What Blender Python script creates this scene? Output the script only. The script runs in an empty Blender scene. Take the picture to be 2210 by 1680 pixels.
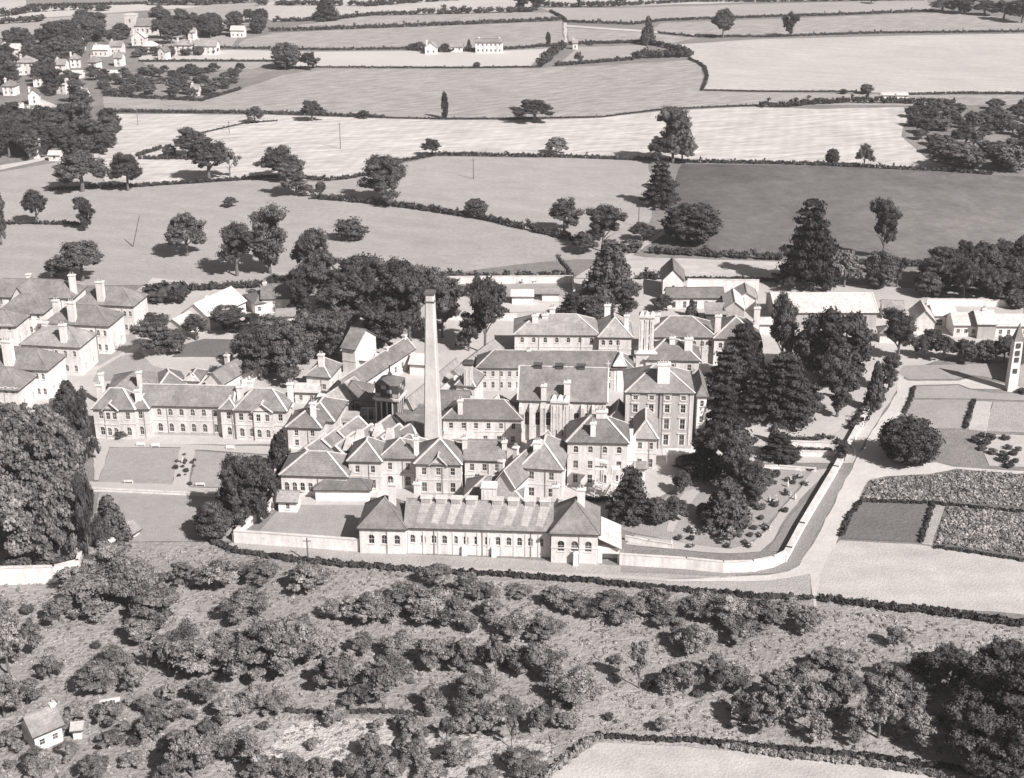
import bpy, math, random
import numpy as np
from mathutils import Vector, Matrix
random.seed(7); RNG = np.random.default_rng(7)
R = math.radians
# ------------------------------------------------------------------ camera
CAM_H, PITCH, HFOV = 135.0, R(22.2), R(40.0)
PW, PH = 2210.0, 1680.0                       # working units of the photograph
FOC = PW / 2 / math.tan(HFOV / 2)
sc = bpy.context.scene
cd = bpy.data.cameras.new('camera'); cam = bpy.data.objects.new('camera', cd)
sc.collection.objects.link(cam); sc.camera = cam
cam.location = (0, 0, CAM_H); cam.rotation_euler = (R(90) - PITCH, 0, 0)
cd.sensor_fit = 'HORIZONTAL'; cd.angle = HFOV; cd.clip_start = 1; cd.clip_end = 20000
# ------------------------------------------------------------------ sky, sun, exposure
SUN_AZ, SUN_EL = R(137), R(41)
wd = bpy.data.worlds.new('World'); sc.world = wd; wd.use_nodes = True
nt = wd.node_tree; bg = nt.nodes['Background']
sky = nt.nodes.new('ShaderNodeTexSky'); sky.sky_type = 'NISHITA'; sky.sun_disc = False
sky.sun_elevation = SUN_EL; sky.sun_rotation = SUN_AZ
bw = nt.nodes.new('ShaderNodeRGBToBW'); mx = nt.nodes.new('ShaderNodeMix'); mx.data_type = 'RGBA'; mx.blend_type = 'MULTIPLY'
mx.inputs[0].default_value = 1; mx.inputs[7].default_value = (1, .95, .935, 1)
nt.links.new(sky.outputs[0], bw.inputs[0]); nt.links.new(bw.outputs[0], mx.inputs[6]); nt.links.new(mx.outputs[2], bg.inputs[0])
bg.inputs[1].default_value = 0.05
sl = bpy.data.lights.new('sun', 'SUN'); so = bpy.data.objects.new('sun', sl); sc.collection.objects.link(so)
sl.energy = 4.3; sl.angle = R(0.5); sl.color = (1, .955, .94)
sd = Vector((math.sin(SUN_AZ) * math.cos(SUN_EL), math.cos(SUN_AZ) * math.cos(SUN_EL), math.sin(SUN_EL)))
so.rotation_euler = sd.to_track_quat('Z', 'Y').to_euler(); so.location = (0, 0, 300)
sc.view_settings.view_transform = 'Standard'; sc.view_settings.look = 'None'
sc.view_settings.exposure = 0.82; sc.view_settings.gamma = 1; sc.view_settings.use_curve_mapping = False
C = sc.collection

# ------------------------------------------------------------------ helpers
FWD = Vector((0, math.cos(PITCH), -math.sin(PITCH))); UP = Vector((0, math.sin(PITCH), math.cos(PITCH)))
def W(u, v, z=0.0):
    """point of the place at height z that is seen at photo position u, v"""
    d = FWD + Vector((1, 0, 0)) * ((u - PW / 2) / FOC) + UP * ((PH / 2 - v) / FOC)
    t = (z - CAM_H) / d.z
    return Vector((d.x * t, d.y * t, z))
def ppm(p):
    return FOC / (Vector(p) - Vector((0, 0, CAM_H))).dot(FWD)
def alpha(v):
    return PITCH + math.atan((v - PH / 2) / FOC)

MATS = {}
def newmat(name):
    m = bpy.data.materials.new(name); m.use_nodes = True
    b = m.node_tree.nodes['Principled BSDF']; b.inputs['Specular IOR Level'].default_value = .25
    return m, m.node_tree, b
def tint(v): return (min(v, 1), min(v * .955, 1), min(v * .93, 1), 1)
def noise(nt, coord, scale, detail=4, rough=.6, stretch=None, rot=0):
    n = nt.nodes.new('ShaderNodeTexNoise'); n.inputs['Scale'].default_value = scale
    n.inputs['Detail'].default_value = detail; n.inputs['Roughness'].default_value = rough
    if stretch or rot:
        mp = nt.nodes.new('ShaderNodeMapping'); mp.inputs['Rotation'].default_value = (0, 0, rot)
        mp2 = nt.nodes.new('ShaderNodeMapping'); mp2.inputs['Scale'].default_value = stretch or (1, 1, 1)
        nt.links.new(coord, mp.inputs[0]); nt.links.new(mp.outputs[0], mp2.inputs[0]); nt.links.new(mp2.outputs[0], n.inputs[0])
    else: nt.links.new(coord, n.inputs[0])
    return n.outputs[0]
def ramp(nt, fac, lo, hi, vlo, vhi):
    r = nt.nodes.new('ShaderNodeMapRange'); r.inputs['From Min'].default_value = lo; r.inputs['From Max'].default_value = hi
    r.inputs['To Min'].default_value = vlo; r.inputs['To Max'].default_value = vhi; nt.links.new(fac, r.inputs[0]); return r.outputs[0]
def mul(nt, a, b):
    m = nt.nodes.new('ShaderNodeMath'); m.operation = 'MULTIPLY'; nt.links.new(a, m.inputs[0])
    if isinstance(b, (int, float)): m.inputs[1].default_value = b
    else: nt.links.new(b, m.inputs[1])
    return m.outputs[0]
def tocol(nt, val, b):
    """grey value -> warm grey base colour"""
    cm = nt.nodes.new('ShaderNodeVectorMath'); cm.operation = 'SCALE'; cm.inputs[0].default_value = (1, .955, .93)
    nt.links.new(val, cm.inputs['Scale']); nt.links.new(cm.outputs[0], b.inputs['Base Color'])
def surf(name, v, amp=.25, layers=((.5, 1),), rough=.9, bump=0, streak=None, obj_rand=0, spec=.2, lines=None):
    """grey surface; layers = (noise scale, weight); streak = (scale, (sx,sy,sz), rot, strength)"""
    if name in MATS: return MATS[name]
    m, nt, b = newmat(name); tc = nt.nodes.new('ShaderNodeTexCoord').outputs['Object']
    gp = nt.nodes.new('ShaderNodeNewGeometry').outputs['Position']
    val = None
    for s, w in layers:
        r = ramp(nt, noise(nt, gp, s), .25, .75, 1 - amp * w, 1 + amp * w)
        val = r if val is None else mul(nt, val, r)
    if streak:
        s, st, rot, k = streak
        val = mul(nt, val, ramp(nt, noise(nt, gp, s, 5, .65, st, rot), .35, .65, 1 - k, 1 + k))
    if lines:
        sp_, ro_, k_ = lines; mp = nt.nodes.new('ShaderNodeMapping'); mp.inputs['Rotation'].default_value = (0, 0, ro_); nt.links.new(gp, mp.inputs[0])
        wv = nt.nodes.new('ShaderNodeTexWave'); wv.inputs['Scale'].default_value = 6.283 / sp_ / 20; wv.inputs['Distortion'].default_value = 2.5; wv.inputs['Detail'].default_value = 3; wv.inputs['Detail Scale'].default_value = .15; nt.links.new(mp.outputs[0], wv.inputs[0])
        val = mul(nt, val, ramp(nt, wv.outputs['Fac'], 0, 1, 1 - k_, 1 + k_))
    if obj_rand:
        oi = nt.nodes.new('ShaderNodeObjectInfo'); val = mul(nt, val, ramp(nt, oi.outputs['Random'], 0, 1, 1 - obj_rand, 1 + obj_rand))
    val = mul(nt, val, v); tocol(nt, val, b)
    b.inputs['Roughness'].default_value = rough; b.inputs['Specular IOR Level'].default_value = spec
    if bump:
        bp = nt.nodes.new('ShaderNodeBump'); bp.inputs['Strength'].default_value = bump; bp.inputs['Distance'].default_value = .6
        nt.links.new(noise(nt, gp, layers[-1][0] * 1.0, 3), bp.inputs['Height']); nt.links.new(bp.outputs[0], b.inputs['Normal'])
    MATS[name] = m; return m

def mesh_obj(name, verts, faces, mat, parent=None, origin=None, smooth=False, midx=None):
    me = bpy.data.meshes.new(name)
    o3 = Vector(origin) if origin is not None else Vector((0, 0, 0))
    if isinstance(verts, np.ndarray): vv = (verts - np.array(o3)).tolist()
    else: vv = [(v[0] - o3[0], v[1] - o3[1], v[2] - o3[2]) for v in verts]
    me.from_pydata(vv, [], faces if not isinstance(faces, np.ndarray) else faces.tolist())
    for m in (mat if isinstance(mat, (list, tuple)) else [mat]): me.materials.append(m)
    if midx: me.polygons.foreach_set('material_index', midx)
    if smooth: me.polygons.foreach_set('use_smooth', [True] * len(me.polygons))
    o = bpy.data.objects.new(name, me); C.objects.link(o)
    if parent: o.parent = parent
    return o
def tag(o, label=None, cat=None, group=None, kind=None):
    if label: o['label'] = label
    if cat: o['category'] = cat
    if group: o['group'] = group
    if kind: o['kind'] = kind
    return o
def empty(name, loc, rz=0):
    o = bpy.data.objects.new(name, None); C.objects.link(o); o.location = loc; o.rotation_euler = (0, 0, rz); o.empty_display_size = 1
    return o

class MB:
    """collects solids in one mesh (coordinates local to what it will hang from)"""
    def __init__(s): s.v = []; s.f = []; s.m = []
    def poly(s, pts, mi=0):
        n = len(s.v); s.v += [tuple(p) for p in pts]; s.f.append(tuple(range(n, n + len(pts)))); s.m.append(mi)
    def hexa(s, p, mi=0):
        n = len(s.v); s.v += [tuple(q) for q in p]
        for f in ((0, 3, 2, 1), (4, 5, 6, 7), (0, 1, 5, 4), (1, 2, 6, 5), (2, 3, 7, 6), (3, 0, 4, 7)):
            s.f.append(tuple(n + i for i in f)); s.m.append(mi)
    def box(s, x0, x1, y0, y1, z0, z1, mi=0):
        s.hexa([(x0, y0, z0), (x1, y0, z0), (x1, y1, z0), (x0, y1, z0), (x0, y0, z1), (x1, y0, z1), (x1, y1, z1), (x0, y1, z1)], mi)
    def frus(s, cx, cy, z0, z1, a, b, c=None, d=None, mi=0):
        c = a if c is None else c; d = b if d is None else d
        s.hexa([(cx - a, cy - b, z0), (cx + a, cy - b, z0), (cx + a, cy + b, z0), (cx - a, cy + b, z0),
                (cx - c, cy - d, z1), (cx + c, cy - d, z1), (cx + c, cy + d, z1), (cx - c, cy + d, z1)], mi)
    def beam(s, p, q, w, h, mi=0):
        p = Vector(p); q = Vector(q); d = (q - p).normalized()
        sx = d.cross(Vector((0, 0, 1)))
        sx = sx.normalized() if sx.length > 1e-4 else Vector((1, 0, 0))
        up = sx.cross(d); a = sx * w / 2; b = up * h / 2
        s.hexa([p - a - b, p + a - b, q + a - b, q - a - b, p - a + b, p + a + b, q + a + b, q - a + b], mi)
    def cyl(s, cx, cy, z0, z1, r0, r1, n=8, mi=0):
        k = len(s.v)
        for z, r in ((z0, r0), (z1, r1)):
            s.v += [(cx + r * math.cos(2 * math.pi * i / n), cy + r * math.sin(2 * math.pi * i / n), z) for i in range(n)]
        for i in range(n): s.f.append((k + i, k + (i + 1) % n, k + n + (i + 1) % n, k + n + i)); s.m.append(mi)
        s.f.append(tuple(k + n + i for i in range(n))); s.m.append(mi)
    def tube(s, pts, rad, n=6, mi=0):
        k = len(s.v); pts = [Vector(p) for p in pts]
        for i, p in enumerate(pts):
            d = (pts[min(i + 1, len(pts) - 1)] - pts[max(i - 1, 0)]).normalized()
            a = d.orthogonal().normalized(); b = d.cross(a)
            s.v += [tuple(p + (a * math.cos(2 * math.pi * j / n) + b * math.sin(2 * math.pi * j / n)) * rad[i]) for j in range(n)]
        for i in range(len(pts) - 1):
            for j in range(n):
                s.f.append((k + i * n + j, k + i * n + (j + 1) % n, k + (i + 1) * n + (j + 1) % n, k + (i + 1) * n + j)); s.m.append(mi)
    def build(s, name, mat, parent=None, loc=None, rz=0):
        o = mesh_obj(name, s.v, s.f, mat, parent, midx=s.m)
        if loc is not None: o.location = loc
        o.rotation_euler = (0, 0, rz); return o
def dup(o, parent=None):
    c = o.copy(); C.objects.link(c); c.parent = parent
    for ch in [x for x in ALLCH.get(o.name, [])]: dup(ch, c)
    return c
ALLCH = {}

# ------------------------------------------------------------------ materials
GR = ((.012, .5), (.12, .6), (.6, .8), (2.2, .9))
M_grass = surf('pasture', .2, .25, GR, bump=.5)
M_wall = surf('pale_brick', .54, .17, ((.25, .8), (1.5, .7), (5, .8)), rough=.85, streak=(.9, (1, 1, .12), 0, .14), obj_rand=.07)
M_white = surf('whitewash', .65, .13, ((.3, 1), (1.5, .7), (4, .7)), rough=.8, streak=(.8, (1, 1, .1), 0, .13), obj_rand=.06)
M_brick = surf('grey_brick', .36, .18, ((.3, .8), (4, 1)), streak=(.9, (1, 1, .12), 0, .12))
M_trim = surf('lead_and_paint', .56, .22, ((.5, 1), (2.5, 1)), rough=.6)
M_dark = surf('dark_tarred', .07, .2, ((1, 1),), rough=.7)
M_bark = surf('bark', .14, .3, ((1.5, 1),))
M_conc = surf('concrete', .5, .12, ((.08, 1), (1.5, .6)))
def roofmat(name, v, amp=.3):
    if name in MATS: return MATS[name]
    m, nt, b = newmat(name); tc = nt.nodes.new('ShaderNodeTexCoord').outputs['Object']
    gp = nt.nodes.new('ShaderNodeNewGeometry').outputs['Position']
    val = mul(nt, ramp(nt, noise(nt, gp, .25), .25, .75, 1 - amp, 1 + amp), ramp(nt, noise(nt, gp, 2.5), .2, .8, 1 - amp * .8, 1 + amp * .8))
    br = nt.nodes.new('ShaderNodeSeparateXYZ'); nt.links.new(gp, br.inputs[0])
    w = nt.nodes.new('ShaderNodeMath'); w.operation = 'FRACT'; nt.links.new(mul(nt, br.outputs[2], 3.1), w.inputs[0])
    val = mul(nt, val, ramp(nt, w.outputs[0], 0, .25, .8, 1.03))
    val = mul(nt, val, ramp(nt, noise(nt, gp, 1.1, 4, .7, (1, 1, .25)), .35, .65, .82, 1.16))
    oi = nt.nodes.new('ShaderNodeObjectInfo'); val = mul(nt, val, ramp(nt, oi.outputs['Random'], 0, 1, .88, 1.14))
    tocol(nt, mul(nt, val, v), b); b.inputs['Roughness'].default_value = .75
    MATS[name] = m; return m
M_slate = roofmat('slate', .185); M_slate2 = roofmat('light_slate', .25); M_tile = roofmat('dark_slate', .145); M_pale = roofmat('pale_sheeting', .5, .1)
def glassmat():
    m, nt, b = newmat('window_glass')
    gp = nt.nodes.new('ShaderNodeObjectInfo').outputs['Random']
    tocol(nt, ramp(nt, gp, 0, 1, .02, .12), b); b.inputs['Roughness'].default_value = .15; b.inputs['Specular IOR Level'].default_value = .5
    return m
M_glass = glassmat()
def leafmat(name, v, rnd=.3):
    m, nt, b = newmat(name); tc = nt.nodes.new('ShaderNodeTexCoord').outputs['Object']
    gp = nt.nodes.new('ShaderNodeNewGeometry').outputs['Position']
    oi = nt.nodes.new('ShaderNodeObjectInfo')
    val = mul(nt, ramp(nt, noise(nt, gp, .45, 3), .32, .68, .45, 1.75), ramp(nt, noise(nt, gp, 3, 2), .3, .7, .6, 1.5))  # clump noise puts lit and shaded leaf clumps into the colour
    val = mul(nt, val, ramp(nt, oi.outputs['Random'], 0, 1, 1 - rnd, 1 + rnd))
    tocol(nt, mul(nt, val, v), b); b.inputs['Roughness'].default_value = .85; b.inputs['Specular IOR Level'].default_value = .15
    return m
M_leaf = leafmat('foliage', .064); M_leafd = leafmat('dark_foliage', .043); M_leafo = leafmat('orchard_foliage', .145); M_leafp = leafmat('pale_foliage', .135, .25)
# ------------------------------------------------------------------ ground and fields
ZL = [0]
def sheet(name, pts, mat, z=.02, label=None):
    P0 = [W(u, v) for u, v in pts]; P = []; rj = random.Random(len(pts) * 7 + int(pts[0][0]))
    for i, a in enumerate(P0):
        b = P0[(i + 1) % len(P0)]; L = (b - a).length; far = a.y > 480; n = min(60, max(1, int(L / (9 if far else 2.5)))); j = .7 if far else .2
        n2 = Vector((-(b - a).y, (b - a).x, 0)).normalized() if L > 0 else Vector((0, 0, 0))
        P.append(a)
        if L < 3: continue
        w_ = 0
        for k in range(1, n): w_ = w_ * .6 + rj.uniform(-j, j); P.append(a.lerp(b, k / n) + n2 * w_)
    return tag(mesh_obj(name, [(p.x, p.y, z) for p in P], [tuple(range(len(P)))], mat), label, kind='structure')
g = mesh_obj('ground', [(-6000, -1500, 0), (6000, -1500, 0), (6000, 12000, 0), (-6000, 12000, 0)], [(0, 1, 2, 3)], M_grass); tag(g, kind='structure')
M_f = {
 'pale': surf('stubble_pale', .42, .14, ((.02, .8), (.3, .8), (2, .9)), streak=(.03, (1, 5, 1), R(25), .07), bump=.3, lines=(7, R(82), .035)),
 'white': surf('stubble_white', .46, .11, ((.015, .9), (.25, .7), (2, .7)), streak=(.06, (1, 5, 1), R(-18), .24), bump=.3, lines=(5.5, R(12), .03)),
 'white2': surf('stubble_white_plain', .46, .08, ((.02, .8), (.3, .5)), bump=.2),
 'light': surf('light_pasture', .33, .15, GR, streak=(.03, (1, 4, 1), R(20), .06), bump=.5),
 'mid': surf('hill_pasture', .31, .16, GR, streak=(.07, (1, 5, 1), R(-30), .26), bump=.5),
 'mid2': surf('short_grass', .23, .12, GR, bump=.5),
 'dark': surf('dark_crop', .118, .22, ((.01, 1), (.1, .6), (1, .5)), bump=.6),
 'dark2': surf('dark_plot', .14, .14, ((.1, 1), (1, .6)), bump=.5),
 'lawn': surf('lawn', .3, .13, ((.08, 1), (.6, .8), (3, .9)), bump=.4),
 'road': surf('gravel_road', .48, .1, ((.06, 1), (.4, .8), (1.5, .6)), bump=.15),
 'path': surf('gravel_path', .4, .1, ((.08, 1), (1.5, .6)), bump=.15),
 'yard': surf('yard_paving', .42, .14, ((.06, 1), (.5, .6), (2, .4)), bump=.2),
 'rough': surf('rough_orchard_grass', .28, .22, ((.03, .9), (.2, .8), (1.1, .8)), streak=(.25, (1, 6, 1), R(-8), .16), bump=.8),
 'roughp': surf('pale_dry_grass', .42, .25, ((.03, .9), (.2, .7), (1.1, .8)), bump=1),
 'scrub': surf('scrub_grass', .22, .3, ((.03, 1), (.15, .8), (1, .6)), bump=.8),
}
def crop_mat():
    m, nt, b = newmat('ripening_crop'); gp = nt.nodes.new('ShaderNodeNewGeometry').outputs['Position']
    sp = nt.nodes.new('ShaderNodeSeparateXYZ'); nt.links.new(gp, sp.inputs[0])
    a = nt.nodes.new('ShaderNodeMath'); a.operation = 'MULTIPLY_ADD'; a.inputs[1].default_value = -1.1; nt.links.new(sp.outputs[0], a.inputs[0]); nt.links.new(sp.outputs[1], a.inputs[2])
    n = nt.nodes.new('ShaderNodeMath'); n.operation = 'MULTIPLY_ADD'; n.inputs[1].default_value = 190; nt.links.new(noise(nt, gp, .012, 5), n.inputs[0]); nt.links.new(a.outputs[0], n.inputs[2])
    v = ramp(nt, n.outputs[0], 190, 600, .26, .082)
    for s_, k in ((.03, .22), (.12, .16), (.4, .2), (1.5, .25)): v = mul(nt, v, ramp(nt, noise(nt, gp, s_), .25, .75, 1 - k, 1 + k))
    tocol(nt, v, b); b.inputs['Roughness'].default_value = .9; return m
M_f['dark'] = crop_mat()
fields = [
 ('field', 'pale', [(-300, -60), (55, -60), (55, 15), (0, 32), (-300, 60)]),
 ('field', 'mid2', [(60, -60), (455, -60), (440, 8), (300, 10), (58, 14)]),
 ('field', 'white2', [(-100, 46), (0, 37), (60, 18), (300, 10), (440, 10), (430, 16), (225, 29), (75, 40), (0, 51), (-100, 60)]),
 ('field', 'light', [(-100, 62), (0, 52), (75, 42), (225, 31), (290, 27), (285, 62), (140, 66), (90, 82), (-100, 90)]),
 ('field', 'light', [(340, 26), (445, 12), (600, -10), (560, 46), (500, 58), (330, 62)]),
 ('field', 'pale', [(560, 12), (690, -30), (1160, -40), (1150, 24), (900, 30), (800, 32), (735, 40), (590, 46), (545, 30)]),
 ('field', 'mid', [(612, 60), (730, 43), (800, 34), (1000, 29), (1150, 27), (1190, 27), (1208, 43), (1000, 50), (800, 58), (640, 66), (590, 69)]),
 ('field', 'mid', [(505, 104), (530, 85), (590, 72), (800, 62), (1212, 46), (1219, 96), (1170, 103), (960, 112), (880, 106), (700, 108)]),
 ('field', 'white2', [(640, 112), (880, 110), (960, 114), (1170, 106), (1208, 101), (1168, 144), (900, 147), (640, 148)]),
 ('field', 'white2', [(300, 122), (400, 112), (500, 108), (590, 110), (600, 131), (420, 132), (300, 131)]),
 ('field', 'light', [(310, 135), (590, 134), (545, 150), (320, 152)]),
 ('field', 'light', [(340, 72), (520, 66), (500, 100), (470, 104), (340, 108)]),
 ('scrub_ground', 'scrub', [(185, 150), (300, 152), (540, 152), (600, 150), (500, 182), (440, 214), (330, 208), (225, 203)]),
 ('field', 'mid', [(222, 205), (330, 211), (440, 217), (520, 192), (610, 163), (690, 150), (1000, 149), (1165, 147), (1290, 142), (1490, 130), (1513, 142), (1519, 165), (1508, 197), (1640, 200), (1960, 205), (2210, 206), (2400, 205), (2400, 226), (1960, 228), (1640, 227), (1430, 236), (1290, 252), (1100, 257), (960, 257), (800, 251), (560, 243), (225, 240)]),
 ('field', 'white', [(235, 247), (560, 248), (800, 255), (960, 260), (1100, 260), (1290, 255), (1430, 240), (1640, 231), (1770, 236), (1950, 232), (1955, 265), (1945, 295), (1985, 330), (2010, 350), (2130, 371), (1780, 356), (1500, 351), (1400, 345), (1200, 339), (940, 336), (870, 350), (800, 377), (700, 390), (540, 386), (300, 403), (235, 408), (190, 330), (255, 310)]),
 ('field', 'light', [(-300, 420), (0, 372), (130, 350), (185, 335), (230, 408), (300, 405), (540, 389), (700, 393), (805, 379), (875, 352), (942, 338), (1200, 341), (1400, 348), (1415, 430), (1400, 500), (1340, 560), (1240, 560), (1130, 570), (900, 600), (640, 640), (320, 615), (0, 620), (-300, 640)]),
 ('field', 'pale', [(1240, 600), (1300, 560), (1400, 556), (1690, 566), (1700, 600), (1650, 605), (1400, 600)]),
 ('field', 'dark', [(1472, 354), (1780, 359), (2050, 371), (2200, 381), (2500, 390), (2500, 590), (2010, 574), (1690, 562), (1405, 546), (1410, 520), (1460, 471), (1445, 430)]),
 ('field', 'pale', [(1452, 97), (1640, 85), (2060, 75), (2210, 73), (2500, 70), (2500, 202), (2210, 201), (1965, 204), (1850, 197), (1515, 194), (1526, 165), (1515, 140), (1490, 122)]),
 ('field', 'mid', [(1400, 68), (1427, 50), (1660, 42), (2015, 28), (2130, 33), (2215, 48), (2400, 58), (2400, 66), (2210, 69), (1880, 71), (1660, 79), (1502, 79)]),
 ('field', 'mid', [(1225, 60), (1395, 71), (1502, 82), (1450, 95), (1380, 92), (1228, 96)]),
 ('field', 'light', [(1168, 17), (1340, 18), (1640, 9), (2000, 0), (2015, 24), (1654, 37), (1427, 45), (1364, 53), (1225, 46), (1190, 27)]),
 ('field', 'pale', [(1160, -40), (2400, -70), (2400, 0), (2005, -4), (1640, 5), (1340, 14), (1160, 12)]),
 ('field', 'light', [(1205, 140), (1248, 102), (1388, 98), (1412, 118), (1290, 134)]),
 ('scrub_ground', 'scrub', [(1955, 236), (2400, 230), (2400, 372), (2210, 376), (2135, 370), (2015, 350), (1990, 330), (1950, 296), (1962, 262)]),
 ('rough_ground', 'rough', [(-500, 1190), (0, 1190), (280, 1172), (460, 1170), (520, 1192), (650, 1214), (930, 1235), (1290, 1257), (1600, 1287), (1760, 1292), (2210, 1348), (2700, 1400), (2700, 2100), (-500, 2100)]),
 ('dry_grass', 'roughp', [(640, 1560), (760, 1550), (900, 1570), (1060, 1590), (1200, 1600), (1180, 1640), (1040, 1720), (640, 1720), (560, 1660), (590, 1600)]),
 ('field', 'pale', [(1170, 1690), (1235, 1640), (1290, 1603), (1474, 1612), (1706, 1635), (1940, 1656), (2106, 1678), (2500, 1740), (2500, 2000), (1100, 2000)]),
 ('field', 'pale', [(1813, 1167), (1990, 1177), (2015, 1182), (2210, 1209), (2600, 1262), (2600, 1370), (2210, 1327), (1764, 1289), (1760, 1240), (1790, 1190)]),
 ('verge', 'light', [(1290, 1236), (1440, 1250), (1600, 1247), (1655, 1249), (1700, 1240), (1748, 1240), (1750, 1292), (1600, 1286), (1290, 1256)]),
 ('verge', 'light', [(500, 1172), (780, 1190), (1190, 1212), (1340, 1222), (1440, 1230), (1600, 1245), (1440, 1250), (1290, 1256), (930, 1235), (650, 1213), (480, 1180)]),
 ('yard', 'yard', [(150, 740), (330, 600), (640, 640), (960, 600), (1700, 605), (2210, 640), (2210, 720), (1960, 800), (1900, 900), (1840, 1000), (1640, 1000), (1450, 1060), (1320, 1130), (775, 1100), (600, 1090), (600, 960), (200, 960), (60, 900), (60, 800)]),
 ('lawn', 'dark2', [(370, 772), (395, 745), (440, 732), (535, 735), (500, 772)]),
 ('lawn', 'lawn', [(210, 800), (260, 770), (300, 758), (330, 790), (400, 812), (200, 825)]),
 ('lawn', 'lawn', [(250, 725), (290, 722), (300, 740), (215, 790), (190, 790)]),
 ('lawn', 'lawn', [(236, 967), (391, 968), (371, 1046), (212, 1041)]),
 ('lawn', 'lawn', [(421, 974), (605, 985), (600, 1056), (408, 1052)]),
 ('lawn', 'lawn', [(215, 1056), (470, 1069), (520, 1072), (505, 1168), (280, 1170), (200, 1140)]),
 ('lawn', 'lawn', [(612, 1090), (800, 1092), (790, 1163), (665, 1160), (560, 1148), (575, 1130)]),
 ('lawn', 'lawn', [(1330, 1140), (1380, 1120), (1480, 1040), (1560, 1010), (1755, 1018), (1690, 1090), (1630, 1165), (1580, 1183), (1480, 1176), (1360, 1150)]),
 ('verge', 'mid2', [(1800, 1020), (1700, 1120), (1655, 1190), (1690, 1192), (1740, 1120)]),
 ('verge', 'mid2', [(1803, 1024), (1830, 1025), (1725, 1220), (1690, 1237), (1560, 1245), (1340, 1236), (1340, 1222), (1560, 1238), (1630, 1235), (1700, 1212), (1740, 1130)]),
 ('lawn', 'lawn', [(1948, 790), (2190, 785), (2210, 790), (2170, 822), (2100, 811), (2065, 819), (1962, 820), (1938, 806)]),
 ('lawn', 'lawn', [(1972, 835), (2066, 832), (2092, 842), (2150, 850), (2400, 856), (2400, 872), (2110, 862), (1966, 860)]),
 ('lawn', 'lawn', [(1965, 864), (2099, 864), (2080, 927), (1985, 925), (1952, 893)]),
 ('vegetable_plot', 'pale', [(2105, 866), (2142, 868), (2130, 932), (2090, 928)]),
 ('vegetable_plot', 'light', [(2144, 868), (2400, 875), (2400, 940), (2132, 932)]),
 ('vegetable_plot', 'yard', [(2112, 938), (2400, 945), (2400, 1018), (2135, 1006)]),
 ('vegetable_plot', 'dark2', [(1876, 1040), (1910, 1032), (2005, 1027), (2063, 1015), (2400, 1036), (2400, 1112), (2020, 1085), (1858, 1080)]),
 ('vegetable_plot', 'dark2', [(1858, 1085), (2013, 1089), (1988, 1172), (1814, 1163)]),
 ('path', 'light', [(2018, 1089), (2040, 1090), (2012, 1178), (1990, 1175)]),
 ('vegetable_plot', 'dark2', [(2043, 1092), (2400, 1117), (2400, 1230), (2210, 1206), (2014, 1179)]),
]
ZBASE = {'yard': .02, 'rough': .02}
for i, (nm, mk, pts) in enumerate(fields):
    z = .02 + (.02 if mk in ('roughp', 'lawn', 'dark2', 'mid2') and pts[0][1] > 500 else 0) + .001 * i
    sheet(nm, pts, M_f[mk], z)
roads = [
 ('road', 'road', [(1440, 1252), (1655, 1243), (1700, 1235), (1725, 1222), (1765, 1157), (1833, 1024), (1853, 979), (1865, 969), (1878, 939), (1908, 894), (1936, 850), (1936, 812), (1961, 823), (2069, 823), (2097, 814), (2157, 828), (2195, 835), (2400, 850), (2400, 858), (2195, 843), (2094, 840), (2069, 830), (1971, 833), (1966, 850), (1950, 887), (1928, 912), (1905, 930), (1900, 957), (1915, 990), (1960, 1003), (2020, 999), (2058, 1009), (2210, 1018), (2400, 1026), (2400, 1034), (2210, 1026), (2063, 1013), (2003, 1025), (1908, 1030), (1873, 1040), (1853, 1080), (1808, 1163), (1770, 1237), (1768, 1262), (1762, 1310), (1756, 1310), (1750, 1262), (1748, 1240), (1700, 1249), (1650, 1255), (1440, 1256)]),
 ('path', 'path', [(700, 1212), (900, 1222), (1200, 1236), (1440, 1250), (1440, 1256), (1200, 1243), (900, 1229), (700, 1219), (520, 1192), (500, 1182)]),
 ('path', 'path', [(1370, 1156), (1500, 1178), (1575, 1186), (1625, 1172), (1650, 1150), (1700, 1085), (1757, 1016), (1790, 1012), (1700, 1112), (1668, 1168), (1640, 1192), (1575, 1196), (1490, 1190), (1350, 1176)]),
 ('path', 'path', [(200, 956), (600, 966), (605, 984), (421, 972), (408, 1053), (600, 1058), (520, 1071), (470, 1067), (200, 1055), (180, 1040), (208, 1041), (371, 1047), (390, 967), (236, 966), (213, 1038), (203, 1038)]),
 ('path', 'path', [(1452, 1095), (1478, 1062), (1520, 1050), (1500, 1075), (1470, 1112), (1452, 1150), (1438, 1148)]),
 ('track', 'pale', [(1440, 492), (1352, 552), (1300, 560), (1300, 566), (1400, 558), (1365, 552), (1452, 494)]),
 ('lane', 'road', [(1218, 54), (1389, 66), (1502, 75), (1502, 78), (1389, 70), (1218, 58)]),
 ('lane', 'road', [(1217, 50), (1223, 50), (1224, 96), (1218, 98)]),
 ('lane', 'road', [(0, 358), (60, 348), (190, 320), (180, 330), (60, 355), (0, 368)]),
 ('lane', 'road', [(90, 215), (140, 235), (195, 262), (180, 268), (120, 245), (70, 222)]),
 ('terrace', 'road', [(1425, 960), (1500, 962), (1560, 972), (1560, 992), (1430, 990)]),
 ('path', 'path', [(1690, 950), (1780, 945), (1812, 930), (1850, 885), (1862, 890), (1815, 985), (1690, 980)]),
 ('garden_bed', 'lawn', [(960, 598), (1235, 598), (1240, 640), (940, 640)]),
 ('path', 'road', [(1000, 604), (1240, 604), (1240, 610), (1000, 610)]),
 ('path', 'road', [(1040, 655), (1210, 655), (1210, 674), (1040, 676)]),
]
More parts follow.
